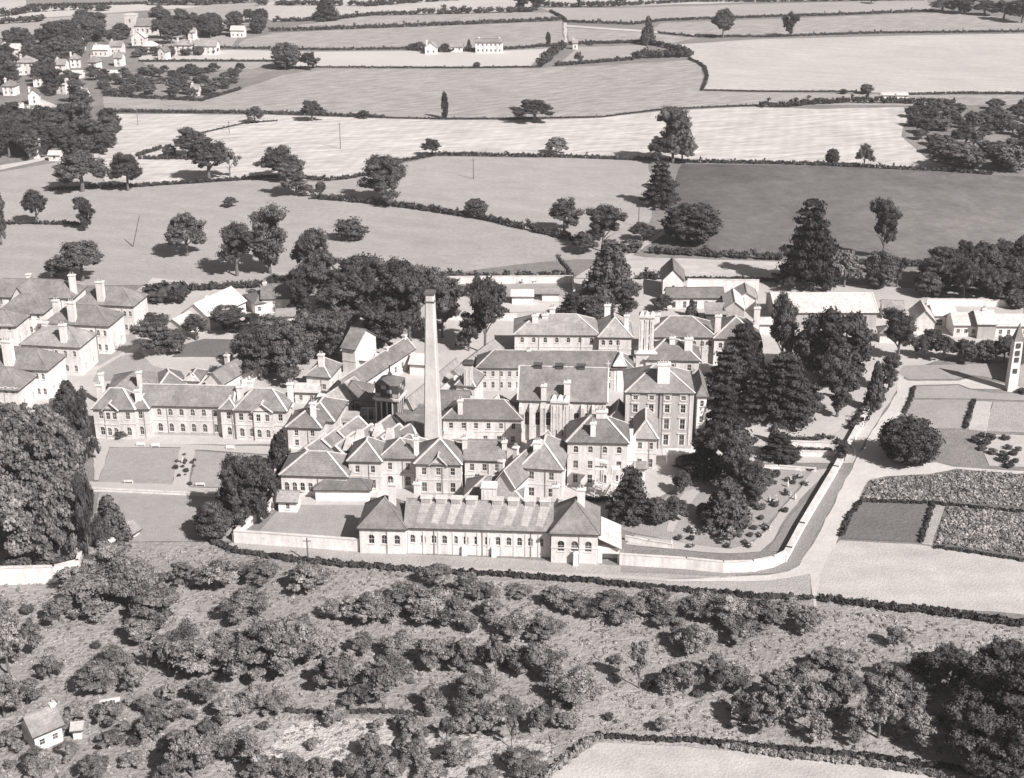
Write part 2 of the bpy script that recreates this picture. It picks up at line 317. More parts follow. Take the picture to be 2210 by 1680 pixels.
for i, (nm, mk, pts) in enumerate(roads): sheet(nm, pts, M_f[mk], .11 + .004 * i)

# haze
hz = MB(); hz.box(-3000, 3000, -400, 4000, -1, 142); hzm = bpy.data.materials.new('haze'); hzm.use_nodes = True; hn = hzm.node_tree
hn.nodes.remove(hn.nodes['Principled BSDF']); hv = hn.nodes.new('ShaderNodeVolumePrincipled'); hv.inputs['Color'].default_value = (.9, .88, .87, 1); hv.inputs['Density'].default_value = .00009
hn.links.new(hv.outputs[0], hn.nodes['Material Output'].inputs['Volume']); tag(hz.build('haze', hzm), 'thin pale summer haze over the fields', 'haze', kind='stuff')
# ------------------------------------------------------------------ foliage
def ico():
    t = (1 + 5 ** .5) / 2
    v = [(-1, t, 0), (1, t, 0), (-1, -t, 0), (1, -t, 0), (0, -1, t), (0, 1, t), (0, -1, -t), (0, 1, -t), (t, 0, -1), (t, 0, 1), (-t, 0, -1), (-t, 0, 1)]
    f = [(0, 11, 5), (0, 5, 1), (0, 1, 7), (0, 7, 10), (0, 10, 11), (1, 5, 9), (5, 11, 4), (11, 10, 2), (10, 7, 6), (7, 1, 8), (3, 9, 4), (3, 4, 2), (3, 2, 6), (3, 6, 8), (3, 8, 9), (4, 9, 5), (2, 4, 11), (6, 2, 10), (8, 6, 7), (9, 8, 1)]
    v = [Vector(p).normalized() for p in v]
    return np.array(v), np.array(f)
IV, IF = ico()
def lumps(cen, rad, ncard, csize, squash=.8, core=.78, rng=None):
    """foliage clumps: an uneven core with leaf-clump cards standing off it"""
    rng = rng or RNG; cen = np.asarray(cen, float); rad = np.asarray(rad, float); N = len(cen)
    sv = np.array((1, 1, squash))
    jit = 1 + rng.uniform(-.28, .28, (N, 12, 1))
    V1 = (cen[:, None, :] + IV[None] * sv * rad[:, None, None] * core * jit).reshape(-1, 3)
    F1 = (IF[None] + (np.arange(N) * 12)[:, None, None]).reshape(-1, 3)
    K = ncard; d = rng.normal(size=(N, K, 3)); d[..., 2] = np.abs(d[..., 2]) * .9 + d[..., 2] * .25
    d /= np.linalg.norm(d, axis=2, keepdims=True)
    p = cen[:, None, :] + d * sv * rad[:, None, None] * rng.uniform(.72, 1.38, (N, K, 1))
    n = d + rng.normal(size=(N, K, 3)) * .4; n /= np.linalg.norm(n, axis=2, keepdims=True)
    r = rng.normal(size=(N, K, 3)); a = np.cross(n, r); a /= np.linalg.norm(a, axis=2, keepdims=True); b = np.cross(n, a)
    s = csize * rng.uniform(.6, 1.4, (N, K, 1))
    q = np.stack([p + a * s, p + b * s * .8 , p - a * s, p - b * s * .7], axis=2).reshape(-1, 3)
    F2 = np.arange(len(q)).reshape(-1, 4) + len(V1)
    return np.vstack([V1, q]), [tuple(f) for f in F1] + [tuple(f) for f in F2]
def pts_in_ell(n, c, r, rng, shell=.55):
    d = rng.normal(size=(n, 3)); d /= np.linalg.norm(d, axis=1, keepdims=True)
    return np.array(c) + d * np.array(r) * rng.uniform(shell, 1, (n, 1))
def crown_shape(kind, rng):
    cs, rs = [], []
    if kind in ('oak', 'elm', 'orchard', 'sparse', 'pale'):
        if kind == 'oak': nl, zc, zr, lr, base = 13, .58, .33, .19, .17
        elif kind == 'elm': nl, zc, zr, lr, base = 13, .55, .38, .2, .1
        elif kind == 'orchard': nl, zc, zr, lr, base = 10, .5, .34, .2, .06
        elif kind == 'pale': nl, zc, zr, lr, base = 22, .5, .44, .15, .02
        else: nl, zc, zr, lr, base = 5, .66, .24, .2, .4
        for i in range(nl):
            a = i * 2.4 + rng.uniform(-.4, .4); k = math.sqrt((i + .5) / nl)
            z = zc + zr * (.75 - 1.35 * k * k) * rng.uniform(.6, 1.25) if kind != 'elm' else zc + zr * rng.uniform(-1, 1)
            rr = (.5 - lr * .85) * k * (1 if kind != 'elm' else rng.uniform(.5, 1.0))
            if kind == 'orchard': rr *= rng.uniform(.7, 1.35); a += rng.uniform(-.5, .5)
            c = (rr * math.cos(a), rr * math.sin(a), min(max(z, base + lr * .6), 1 - lr * .75))
            l = lr * (rng.uniform(.75, 1.2) if kind != 'orchard' else rng.uniform(.5, 1.35)); m = {'oak': 10, 'elm': 10, 'orchard': 11, 'sparse': 6, 'pale': 9}[kind]
            P = pts_in_ell(m, c, (l, l, l * .75), rng, .5); cs += P.tolist(); rs += (rng.uniform(.3, .5, m) * l).tolist()
            cs.append(c); rs.append(l * .62)
    elif kind == 'round':
        P = pts_in_ell(150, (0, 0, .48), (.42, .42, .44), rng, .78); P[:, 2] = np.maximum(P[:, 2], .06); cs += P.tolist(); rs += rng.uniform(.06, .12, 150).tolist()
        cs += [(.12 * math.cos(q), .12 * math.sin(q), .45) for q in (0, 2.1, 4.2)]; rs += [.3, .3, .3]
    elif kind == 'cedar':
        for L in range(9):
            z = .12 + .82 * L / 8; rr = .5 * (1 - (L / 9) ** 1.3) * rng.uniform(.8, 1.05) + .05; n = max(3, int(11 * rr / .5))
            off = rng.uniform(0, 6)
            for i in range(n):
                a = off + 6.283 * i / n + rng.uniform(-.3, .3); q = rr * rng.uniform(.55, 1)
                for t in (q * .5, q * .82, q): cs.append((t * math.cos(a), t * math.sin(a), z - .03 * t)); rs.append(.085 * rng.uniform(.7, 1.3))
        return cs, rs, .45
    elif kind == 'cone':
        for i in range(110):
            z = rng.uniform(.04, .97) ; rr = .45 * (1 - z) ** .8 + .03; a = rng.uniform(0, 6.283)
            cs.append((rr * .85 * math.cos(a), rr * .85 * math.sin(a), z)); rs.append(.05 + .08 * (1 - z) * rng.uniform(.6, 1.2))
        for i in range(8): cs.append((0, 0, .1 + i * .1)); rs.append(.4 * (1 - (.1 + i * .1)) ** .8)
    elif kind == 'column':
        for i in range(90):
            z = rng.uniform(.05, .95); rr = .38 * math.sin(math.pi * min(1, z * .85 + .15)) ** .6; a = rng.uniform(0, 6.283)
            cs.append((rr * math.cos(a), rr * math.sin(a), z)); rs.append(rng.uniform(.06, .13))
        for i in range(9): cs.append((0, 0, .1 + i * .095)); rs.append(.3)
        return cs, rs, .5
    elif kind == 'bush':
        P = pts_in_ell(42, (0, 0, .45), (.36, .36, .4), rng, .6); P[:, 2] = np.abs(P[:, 2]); cs += P.tolist(); rs += rng.uniform(.09, .17, 42).tolist()
        cs.append((0, 0, .32)); rs.append(.27)
    return cs, rs, .8
M_hedge = leafmat('hedge_foliage', .045, .15)
TREEM = {}
NV = {'oak': 4, 'elm': 4, 'orchard': 6, 'sparse': 3, 'pale': 2, 'round': 2, 'cedar': 3, 'cone': 2, 'column': 2, 'bush': 4}
CARD = {'oak': (60, .018), 'elm': (60, .016), 'orchard': (60, .02), 'sparse': (34, .03), 'pale': (46, .024), 'round': (44, .022), 'cedar': (30, .022), 'cone': (22, .03), 'column': (18, .045), 'bush': (22, .045)}
LM = {'oak': M_leaf, 'elm': M_leaf, 'orchard': M_leafo, 'sparse': M_leafo, 'pale': M_leafp, 'round': M_leaf, 'cedar': M_leafd, 'cone': M_leaf, 'column': M_leafd, 'bush': M_leaf}
for k, n in NV.items():
    for i in range(n):
        rng = np.random.default_rng(hash((len(k), i, ord(k[0]), ord(k[1]))) % 99991)
        cs, rs, sq = crown_shape(k, rng); nc, cz = CARD[k]
        V, F = lumps(cs, rs, nc, cz, sq, rng=rng)
        V[:, 2] = np.maximum(V[:, 2], .005)
        me = bpy.data.meshes.new('crown'); me.from_pydata(V.tolist(), [], F); me.materials.append(LM[k])
        mb = MB()
        if k not in ('bush', 'round'):
            th = {'oak': .035, 'elm': .03, 'orchard': .03, 'sparse': .026, 'pale': .03, 'cedar': .028, 'cone': .02, 'column': .03}[k]
            top = .6 if k in ('oak', 'elm', 'orchard', 'sparse', 'pale') else .9
            mb.tube([(0, 0, -.02), (.01, .005, .15), (-.005, .01, .35), (.01, 0, top)], [th * 1.25, th, th * .8, th * .35], 7)
            if top < .8:
                for j in range(5):
                    a = j * 1.26 + i; z0 = .22 + .05 * j
                    mb.tube([(0, 0, z0), (.13 * math.cos(a), .13 * math.sin(a), z0 + .13), (.28 * math.cos(a), .28 * math.sin(a), z0 + .24)], [th * .5, th * .35, th * .15], 5)
        tm = None
        if mb.v:
            tm = bpy.data.meshes.new('trunk'); tm.from_pydata(mb.v, [], mb.f); tm.materials.append(M_bark)
        TREEM[(k, i)] = (me, tm)
TNAME = {'oak': 'broadleaf_tree', 'elm': 'tall_tree', 'orchard': 'orchard_tree', 'sparse': 'thin_tree', 'pale': 'pale_tree', 'round': 'round_tree', 'cedar': 'cedar_tree', 'cone': 'conifer_tree', 'column': 'columnar_tree', 'bush': 'bush'}
TWORD = {'oak': 'spreading broadleaf tree', 'elm': 'tall lobed tree', 'orchard': 'bushy orchard tree', 'sparse': 'thin open-crowned tree', 'pale': 'pale leafy tree', 'round': 'dense round-headed tree', 'cedar': 'dark layered cedar', 'cone': 'dark cone-shaped conifer', 'column': 'dark narrow columnar tree', 'bush': 'low rounded bush'}
TREES = []
def tree(kind, u, v, wpx, hpx, label=None, group=None):
    a = alpha(v); k0 = ppm(W(u, v))
    if kind in ('orchard', 'bush', 'cedar', 'round', 'elm', 'pale'): v = v - .2 * wpx * math.sin(a)
    p = W(u, v); k = ppm(p); w = wpx / k; h = max((hpx - .3 * wpx * math.sin(a)) / (k * math.cos(a)), w * .35)
    plant(kind, p, w, h, u, v, label, group)
def plant(kind, p, w, h, u, v, label=None, group=None):
    i = random.randrange(NV[kind]); me, tm = TREEM[(kind, i)]
    s = w * 1.08
    loc = (p.x, p.y, 0); rz = random.uniform(0, 6.28)
    cr = bpy.data.objects.new('crown' if tm else TNAME[kind], me); C.objects.link(cr)
    if tm:
        root = empty(TNAME[kind], loc, rz); root.scale = (s, s * random.uniform(.9, 1.1), h * 1.05); cr.parent = root
        t = bpy.data.objects.new('trunk', tm); C.objects.link(t); t.parent = root
    else:
        root = cr; root.location = loc; root.rotation_euler = (0, 0, rz); root.scale = (s, s * random.uniform(.9, 1.1), h * 1.05)
    TREES.append([root, kind, u, v, w, h, label, group])
    return root
def scatter(kinds, poly, n, wr, hr, group, mind=.8, seed=1):
    rr = random.Random(seed); us = [p[0] for p in poly]; vs = [p[1] for p in poly]; placed = []; tries = 0
    P2 = [W(*p) for p in poly]; xs = [p.x for p in P2]; ys = [p.y for p in P2]
    while len(placed) < n and tries < n * 60:
        tries += 1; x = rr.uniform(min(xs), max(xs)); y = rr.uniform(min(ys), max(ys)); c = False
        for i in range(len(P2)):
            a, b = P2[i], P2[i - 1]
            if (a.y > y) != (b.y > y) and x < (b.x - a.x) * (y - a.y) / (b.y - a.y) + a.x: c = not c
        w = rr.uniform(*wr)
        if not c or any((x - q[0]) ** 2 + (y - q[1]) ** 2 < (mind * (w + q[2]) / 2) ** 2 for q in placed): continue
        placed.append((x, y, w)); k = rr.choice(kinds); p = Vector((x, y, 0))
        d = p - Vector((0, 0, CAM_H)); f = d.dot(FWD); u = PW / 2 + FOC * d.x / f; v = PH / 2 - FOC * d.dot(UP) / f
        h = rr.uniform(*hr) * w if k != 'bush' else w * rr.uniform(.5, .8)
        plant(k, p, w, h, u, v, None, group)
HEDGES = []
HSC = .78
def hedge(pts, h, w, label, name='hedge', mat=None, dens=1.0, cards=14, cat='hedge', gap=0):
    hs_ = HSC if 300 < sum(q[1] for q in pts) / len(pts) < 1150 else .6; h *= hs_; w *= hs_; P = [W(u, v) for u, v in pts]; cen = []; rad = []
    for a, b in zip(P, P[1:]):
        L = (b - a).length; st = max(w * .42, .5) / dens; n = max(1, int(L / st)); nrm = Vector((-(b - a).y, (b - a).x, 0)).normalized()
        for i in range(n):
            if gap and random.random() < gap: continue
            q = a.lerp(b, (i + random.random() * .8) / n) + nrm * random.uniform(-.3, .3) * w
            k = random.uniform(.75, 1.25) * (1.5 if random.random() < .06 else 1); r = w * .5 * random.uniform(.75, 1.15)
            cen.append((q.x, q.y, h * k * .5)); rad.append(r)
            if h > r * 1.3: cen.append((q.x + random.uniform(-.3, .3) * w, q.y, h * k - r * .5)); rad.append(r * .8)
    V, F = lumps(cen, rad, cards, max(.28, w * .16), max(.6, min(1.1, h / w)))
    V[:, 2] = np.maximum(V[:, 2], 0)
    o = P[0]; ob = mesh_obj(name, V, F, mat or M_hedge, origin=(o.x, o.y, 0)); ob.location = (o.x, o.y, 0)
    tag(ob, label, cat, kind='stuff' if gap or name == 'shrubbery' else None); return ob
# ------------------------------------------------------------------ buildings
WINM = {}
def window_meshes(w, h, arch, style):
    key = (round(w, 2), round(h, 2), arch, style)
    if key in WINM: return WINM[key]
    fr = MB(); gl = MB(); y = 0.16                  # x across, y into the wall, z up; wall face at y = 0
    b = .045
    gl.poly([(0, y + .03, 0), (w, y + .03, 0), (w, y + .03, h), (0, y + .03, h)])
    fr.box(0, b, y - .05, y + .02, 0, h); fr.box(w - b, w, y - .05, y + .02, 0, h)
    fr.box(b, w - b, y - .05, y + .02, 0, b); fr.box(b, w - b, y - .05, y + .02, h - b, h)
    fr.box(b, w - b, y - .06, y + .015, h * .5 - .025, h * .5 + .025); fr.box(w / 2 - .015, w / 2 + .015, y - .055, y + .018, b, h - b)
    fr.box(-.12, w + .12, -.12, .16, -.17, -.003)   # sill
    if arch:                                        # brick spandrels and arch ring
        n = 8; r = w / 2; zc = h - r
        for s in (-1, 1):
            pts = [(w / 2 + s * r, zc), (w / 2 + s * r, h)] + [(w / 2 + s * r * math.sin(t), zc + r * math.cos(t)) for t in [math.pi / 2 * i / n for i in range(n + 1)]]
            k = len(fr.v)
            for yy in (-.02, .1):
                fr.v += [(x, yy, z) for x, z in pts]
            m = len(pts)
            fr.f.append(tuple(range(k, k + m)) if s > 0 else tuple(reversed(range(k, k + m)))); fr.m.append(1)
            for i in range(m):
                j = (i + 1) % m; fr.f.append((k + i, k + j, k + m + j, k + m + i)); fr.m.append(1)
        for i in range(n):
            t0, t1 = math.pi * i / n, math.pi * (i + 1) / n; ro = r + .2
            fr.hexa([(w / 2 + r * math.cos(t0), -.05, zc + r * math.sin(t0)), (w / 2 + ro * math.cos(t0), -.05, zc + ro * math.sin(t0)), (w / 2 + ro * math.cos(t0), -.003, zc + ro * math.sin(t0)), (w / 2 + r * math.cos(t0), -.003, zc + r * math.sin(t0)),
                     (w / 2 + r * math.cos(t1), -.05, zc + r * math.sin(t1)), (w / 2 + ro * math.cos(t1), -.05, zc + ro * math.sin(t1)), (w / 2 + ro * math.cos(t1), -.003, zc + ro * math.sin(t1)), (w / 2 + r * math.cos(t1), -.003, zc + r * math.sin(t1))], 0)
    if style == 'surround':
        fr.box(-.32, -.003, -.08, -.004, 0, h + .3); fr.box(w + .003, w + .32, -.08, -.004, 0, h + .3); fr.box(-.003, w + .003, -.08, -.004, h + .003, h + .3); fr.box(-.45, w + .45, -.3, -.004, h + .32, h + .5)
    a = bpy.data.meshes.new('window'); a.from_pydata(fr.v, [], fr.f); a.materials.append(M_trim); a.materials.append(M_wall); a.polygons.foreach_set('material_index', fr.m)
    c = bpy.data.meshes.new('pane'); c.from_pydata(gl.v, [], gl.f); c.materials.append(M_glass)
    WINM[key] = (a, c); return a, c
def wall_face(mb, p0, ex, L, h, opens, wall_n, mi=0):
    """one wall from p0 along ex, length L, height h, with real openings (x, z, w, h)"""
    xs = sorted({0, L} | {o[0] for o in opens} | {o[0] + o[2] for o in opens}); zs = sorted({0, h} | {o[1] for o in opens} | {o[1] + o[3] for o in opens})
    at = lambda x, z, d=0: (p0[0] + ex[0] * x - wall_n[0] * d, p0[1] + ex[1] * x - wall_n[1] * d, p0[2] + z)
    for i in range(len(xs) - 1):
        for j in range(len(zs) - 1):
            cx = (xs[i] + xs[i + 1]) / 2; cz = (zs[j] + zs[j + 1]) / 2
            if any(o[0] < cx < o[0] + o[2] and o[1] < cz < o[1] + o[3] for o in opens): continue
            mb.poly([at(xs[i], zs[j]), at(xs[i + 1], zs[j]), at(xs[i + 1], zs[j + 1]), at(xs[i], zs[j + 1])], mi)
    for x, z, w, hh in opens:
        a = [(x, z), (x + w, z), (x + w, z + hh), (x, z + hh)]
        for i in range(4):
            q, r = a[i], a[(i + 1) % 4]; mb.poly([at(*q), at(*q, .25), at(*r, .25), at(*r)], mi)
def spread(n, L, w, f0=.0, f1=1.0):
    a, b = L * f0, L * f1; s = (b - a) / n
    return [a + s * (i + .5) - w / 2 for i in range(n)]
class Building:
    def __init__(s, name, label, cat='building', group=None):
        s.root = empty(name, (0, 0, 0)); tag(s.root, label, cat, group); s.first = True
    def block(s, uv, u1, h, D, rise, roof='hip', yaw=4, v1=None, front=(), right=(), left=(), wm=None, rm=None, cap=None, chim=(), door=None, string=True, ov=.4, z0=0, base=0, ends=None):
        """uv: photo position of the left front eave corner at height h; u1: of the right front eave corner"""
        wm = wm or M_wall; rm = rm or M_slate
        A = W(uv[0], uv[1], h)
        if v1 is not None:
            B = W(u1, v1, h); e = (B - A); L = e.length; e.normalize()
        else:
            e = Vector((math.cos(R(yaw)), -math.sin(R(yaw)), 0))
            # walk along e until the seen column reaches u1
            lo, hi = 0, 400
            for _ in range(40):
                m = (lo + hi) / 2; q = A + e * m; d = q - Vector((0, 0, CAM_H)); u = PW / 2 + FOC * d.x / d.dot(FWD)
                if u < u1: lo = m
                else: hi = m
            L = lo
        ey = Vector((-e.y, e.x, 0)); O = Vector((A.x, A.y, 0))
        if s.first: s.root.location = O; s.o = O; s.first = False
        ang = math.atan2(e.y, e.x); off = O - s.o
        X = lambda x, y, z=0: (x, y, z)
        def put(mb, name, mat, parent=None):
            ob = mb.build(name, mat, parent or s.root); 
            if parent is None: ob.location = off; ob.rotation_euler = (0, 0, ang)
            return ob
        specs = []
        mbw = MB()
        def face(p0, ex2, n2, LL, rows, which):
            ops = []
            for r in rows:
                z, hh, w, n, arch = r[:5]; f0, f1 = (r[5], r[6]) if len(r) > 6 else (0.02, .98); st = r[7] if len(r) > 7 else ''
                if len(r) > 8: w_list = [LL * q - w / 2 for q in r[8]]
                else: w_list = spread(n, LL, w, f0, f1)
                for x in w_list:
                    if x < .15 or x + w > LL - .15: continue
                    ops.append((x, z, w, hh)); specs.append((p0, ex2, n2, x, z, w, hh, arch, st))
            # unify: avoid overlap
            wall_face(mbw, (p0[0], p0[1], z0), ex2, LL, h - z0, [(o[0], o[1] - z0, o[2], o[3]) for o in ops], n2)
        face((0, 0), (1, 0), (0, -1), L, front, 'f'); face((L, 0), (0, 1), (1, 0), D, right, 'r')
        face((L, D), (-1, 0), (0, 1), L, (), 'b'); face((0, D), (0, -1), (-1, 0), D, left, 'l')
        # gable triangles
        inx = .0
        if roof == 'gable':
            for x in (0, L): mbw.poly([(x, 0, h), (x, D, h), (x, D / 2, h + rise)])
        if roof == 'gabled':
            for y in (0, D): mbw.poly([(0, y, h), (L, y, h), (L / 2, y, h + rise)])
        if roof == 'lean': 
            for x in (0, L): mbw.poly([(x, 0, h), (x, D, h), (x, D, h + rise)])
            mbw.poly([(0, D, h), (L, D, h), (L, D, h + rise), (0, D, h + rise)])
        if roof == 'flat': mbw.box(-.15, L + .15, -.15, D + .15, h + .003, h + .5)
        put(mbw, 'wall', wm)
        if string and h > 6 and h - z0 > 6:
            sb = MB(); zz = z0 + (h - z0) * .5
            sb.box(-.08, L + .08, -.1, -.003, zz - .12, zz + .12); sb.box(L + .003, L + .1, -.08, D, zz - .12, zz + .12); put(sb, 'string_course', M_trim if wm is not M_brick else M_wall)
        if (front or L > 9) and roof in ('hip', 'gable') and h > 4.2:
            for i_ in range(max(1, int(L / 8))):
                xx = L * (i_ + .5) / max(1, int(L / 8)) + .9; dp = MB(); dp.cyl(xx, -.16, z0, h - .05, .07, .07, 5)
                if xx < L - .3: put(dp, 'drainpipe', M_brick)
        cb = MB(); 
        if base: cb.box(-.1, L + .1, -.12, -.004, 0, base); put(cb, 'plinth', M_brick)
        # roof
        rb = MB(); cp = MB(); o = ov; t = .16; ze = h + .02; k = rise / (min(L, D) / 2 if roof == 'hip' else (D / 2 if roof == 'gable' else L / 2))
        drop = o * k if roof != 'lean' else 0; zb = ze - drop * .6
        zr = h + rise
        if roof == 'hip':
            c = [(-o, -o, zb), (L + o, -o, zb), (L + o, D + o, zb), (-o, D + o, zb)]
            if L >= D: r = [(D / 2, D / 2, zr), (max(L - D / 2, D / 2 + .05), D / 2, zr)]; T = [(c[0], c[1], r[1], r[0]), (c[1], c[2], r[1]), (c[2], c[3], r[0], r[1]), (c[3], c[0], r[0])]
            else: r = [(L / 2, L / 2, zr), (L / 2, D - L / 2, zr)]; T = [(c[0], c[1], r[0]), (c[1], c[2], r[1], r[0]), (c[2], c[3], r[1]), (c[3], c[0], r[0], r[1])]
            ln = [(r[0], r[1])] + ([(c[0], r[0]), (c[3], r[0]), (c[1], r[1]), (c[2], r[1])] if L >= D else [(c[0], r[0]), (c[1], r[0]), (c[2], r[1]), (c[3], r[1])])
        elif roof == 'gable':
            c = [(-o, -o, zb), (L + o, -o, zb), (L + o, D + o, zb), (-o, D + o, zb)]; r = [(-o, D / 2, zr), (L + o, D / 2, zr)]
            T = [(c[0], c[1], r[1], r[0]), (c[2], c[3], r[0], r[1])]; ln = [(r[0], r[1])]
            ln2 = [(c[0], r[0]), (c[3], r[0]), (c[1], r[1]), (c[2], r[1])]
        elif roof == 'gabled':
            c = [(-o, -o, zb), (L + o, -o, zb), (L + o, D + o, zb), (-o, D + o, zb)]; r = [(L / 2, -o, zr), (L / 2, D + o, zr)]
            T = [(c[1], c[2], r[1], r[0]), (c[3], c[0], r[0], r[1])]; ln = [(r[0], r[1])]
            ln2 = [(c[0], r[0]), (c[1], r[0]), (c[3], r[1]), (c[2], r[1])]
        elif roof == 'lean':
            c = [(-o, -o, h), (L + o, -o, h), (L + o, D, h + rise), (-o, D, h + rise)]; T = [tuple(c)]; ln = []; zb = h
        else:
            c = [(-.1, -.1, h + .25), (L + .1, -.1, h + .25), (L + .1, D + .1, h + .25), (-.1, D + .1, h + .25)]; T = [tuple(c)]; ln = []
        for f in T:
            rb.poly([(p[0], p[1], p[2] + t) for p in f])
            rb.poly([(p[0], p[1], p[2]) for p in reversed(f)])
        if roof != 'flat':
            cc = c
            for i in range(4):
                a, b = cc[i], cc[(i + 1) % 4]
                if roof == 'gabled' and i in (0, 2) or roof == 'gable' and i in (1, 3): continue
                rb.poly([a, b, (b[0], b[1], b[2] + t), (a[0], a[1], a[2] + t)])
            if roof in ('gable', 'gabled'):
                for a, b in ln2: rb.poly([a, b, (b[0], b[1], b[2] + t), (a[0], a[1], a[2] + t)])
        rf = put(rb, 'roof', rm)
        cw = cap if cap else .22
        capz = t + .03
        for a, b in ln: 
            if (Vector(a) - Vector(b)).length > .2: cp.beam((a[0], a[1], a[2] + capz), (b[0], b[1], b[2] + capz), cw, .14)
        if roof in ('gable', 'gabled') and cap:
            for a, b in ln2: cp.beam((a[0], a[1], a[2] + capz), (b[0], b[1], b[2] + capz), cw, .14)
        if cp.v: cp.build('ridge_capping', M_trim if (cap or rm is M_pale) else rm, rf)
        if roof != 'flat':
            gt = MB(); gz = zb
            if roof in ('hip', 'gable', 'lean'): gt.box(-o, L + o, -o - .13, -o - .005, gz - .06, gz + .1)
            if roof in ('hip', 'gabled'): gt.box(L + o + .005, L + o + .13, -o, D + o, gz - .06, gz + .1)
            gt.build('gutter', M_dark, rf)
        # windows
        for p0, ex2, n2, x, z, w, hh, arch, st in specs:
            a, gmesh = window_meshes(w, hh, arch, st)
            px, py = p0[0] + ex2[0] * x, p0[1] + ex2[1] * x
            wl = Vector((px, py, z)); wl.rotate(Matrix.Rotation(ang, 3, 'Z'))
            if st == 'door':
                q = MB(); q.box(0, w, .12, .18, 0, hh); q.box(w * .15, w * .85, .09, .118, hh * .1, hh * .45); q.box(w * .15, w * .85, .09, .118, hh * .55, hh * .9)
                ob = q.build('door', M_dark, s.root); ob.location = wl + off; ob.rotation_euler = (0, 0, ang + math.atan2(ex2[1], ex2[0])); continue
            ob = bpy.data.objects.new('window', a); C.objects.link(ob); ob.parent = s.root
            ob.location = wl + off; ob.rotation_euler = (0, 0, ang + math.atan2(ex2[1], ex2[0]))
            pn = bpy.data.objects.new('pane', gmesh); C.objects.link(pn); pn.parent = ob
        for cdef in chim:
            fx, fy, cw_, top = cdef[:4]; cdp = cdef[4] if len(cdef) > 4 else .9; npot = cdef[5] if len(cdef) > 5 else 2
            ch = chimney_mb(fx * L, fy * D, h * .8 if not z0 else z0 + 1, h + rise + top, cw_, cdp)
            co = put(ch, 'chimney', M_white); pt = MB()
            for i in range(npot):
                xx = fx * L + (i - (npot - 1) / 2) * cw_ / max(npot, 1) * .8; pt.cyl(xx, fy * D, h + rise + top + .02, h + rise + top + .7, .17, .13, 8)
            if npot: pt.build('chimney_pot', M_brick, co)
        s.L, s.D, s.e, s.ey, s.O, s.ang, s.h, s.rise, s.off, s.put = L, D, e, ey, O, ang, h, rise, off, put
        s.top = rf
        return s
def chimney_mb(x, y, zb, zt, w, d):
    m = MB(); m.frus(x, y, zb, zt - .55, w / 2, d / 2); m.frus(x, y, zt - .547, zt - .38, w / 2 + .1, d / 2 + .1); m.frus(x, y, zt - .377, zt - .15, w / 2 + .2, d / 2 + .2); m.frus(x, y, zt - .147, zt, w / 2 + .06, d / 2 + .06)
    return m
BR, TR, SG = 'brick', 'trim', 'single'
def rows2(n, z1=.9, z2=5.0, w=.95, h1=1.9, h2=1.7, a1=True, a2=False, f0=.02, f1=.98):
    return [(z1, h1, w, n, a1, f0, f1), (z2, h2, w, n, a2, f0, f1)]

# --- long two-storey ward on the left, with projecting wings
B = Building('hospital_ward', 'long two-storey ward block with two gabled wings facing the left lawns')
B.block((302, 873.5), 500, 7.6, 8, 3.4, 'gable', yaw=3, front=[(.9, 2.1, 1.05, 6, True, .14, .87), (5.0, 1.7, 1.0, 6, True, .14, .87)], cap=.45, base=.6)
B.block((283, 881), 320, 7.6, 8, 1.8, 'hip', yaw=3, front=rows2(1, h1=2.1), cap=.45)
B.block((200, 881), 290, 7.7, 6.6, 3.6, 'hip', yaw=3, front=[(.9, 2.1, 1.05, 3, True), (5, 1.7, 1.0, 3, False)], cap=.5, chim=[(1.05, .35, 1.4, .4), (.02, .8, 1.3, .3)])
B.block((224, 885), 253, 7.4, 3, 1.7, 'gabled', yaw=3, front=rows2(2, h1=2.0), cap=.45)
B.block((475.6, 882), 508, 7.6, 8, 1.8, 'hip', yaw=3, front=rows2(1, h1=2.0), cap=.45, chim=[(1.1, .5, 1.4, 2.4)])
B.block((506, 884), 617, 7.7, 7.4, 3.7, 'hip', yaw=3, front=[(.9, 2.1, 1.05, 5, True), (5, 1.7, 1.0, 5, False)], right=rows2(2), cap=.5, chim=[(.22, .8, 1.3, 1.3), (1.0, .8, 1.3, .9)])
B.block((546, 889), 586, 7.4, 3, 1.9, 'gabled', yaw=3, front=rows2(2, h1=2.0), cap=.5)
# --- villas, upper left
def villa(lab, uv, u1, h, D, rise, nf, rm=None, chim=(), nr=2, yaw=8, gap=.98, **k):
    b = Building('villa', lab, 'house', 'institution villas on the left edge')
    b.block(uv, u1, h, D, rise, 'hip', yaw=yaw, front=[(1.1, 1.7, .8, nf, True, .05, gap), (5.2, 1.6, .8, nf, True, .05, gap)], right=[(1.1, 1.6, .7, nr, True)], wm=M_white, rm=rm or M_slate, chim=chim, string=False, **k)
    return b
villa('white villa farthest back of the left group, beside the shrubs', (165, 655), 287, 8.4, 10, 3.7, 10, chim=[(.42, .12, 2, 2.8, 1.4, 3)])
villa('white villa second nearest the lawn with a tall pale chimney on its roof', (98, 697), 234, 8.2, 10, 3.7, 9, chim=[(.42, .1, 2, 2.4, 1.4, 3), (.12, .3, 1.6, 2)])
villa('white villa with lighter grey roof and a veranda, at the centre of the left group', (45, 743), 171, 8.0, 10, 3.7, 6, rm=M_slate2, chim=[(.72, .12, 1.6, 2, 1.2, 2), (.3, .5, 1.5, 1)])
villa('white villa at the left edge behind the big pale trees, chimney near its front', (-70, 790), 101, 7.8, 10, 3.7, 12, chim=[(.52, .1, 2.4, 3.4, 1.6, 3)])
villa('nearest white villa at the left edge, its gutter just above the tree tops', (-110, 834), 38, 6.2, 10, 3.7, 9)
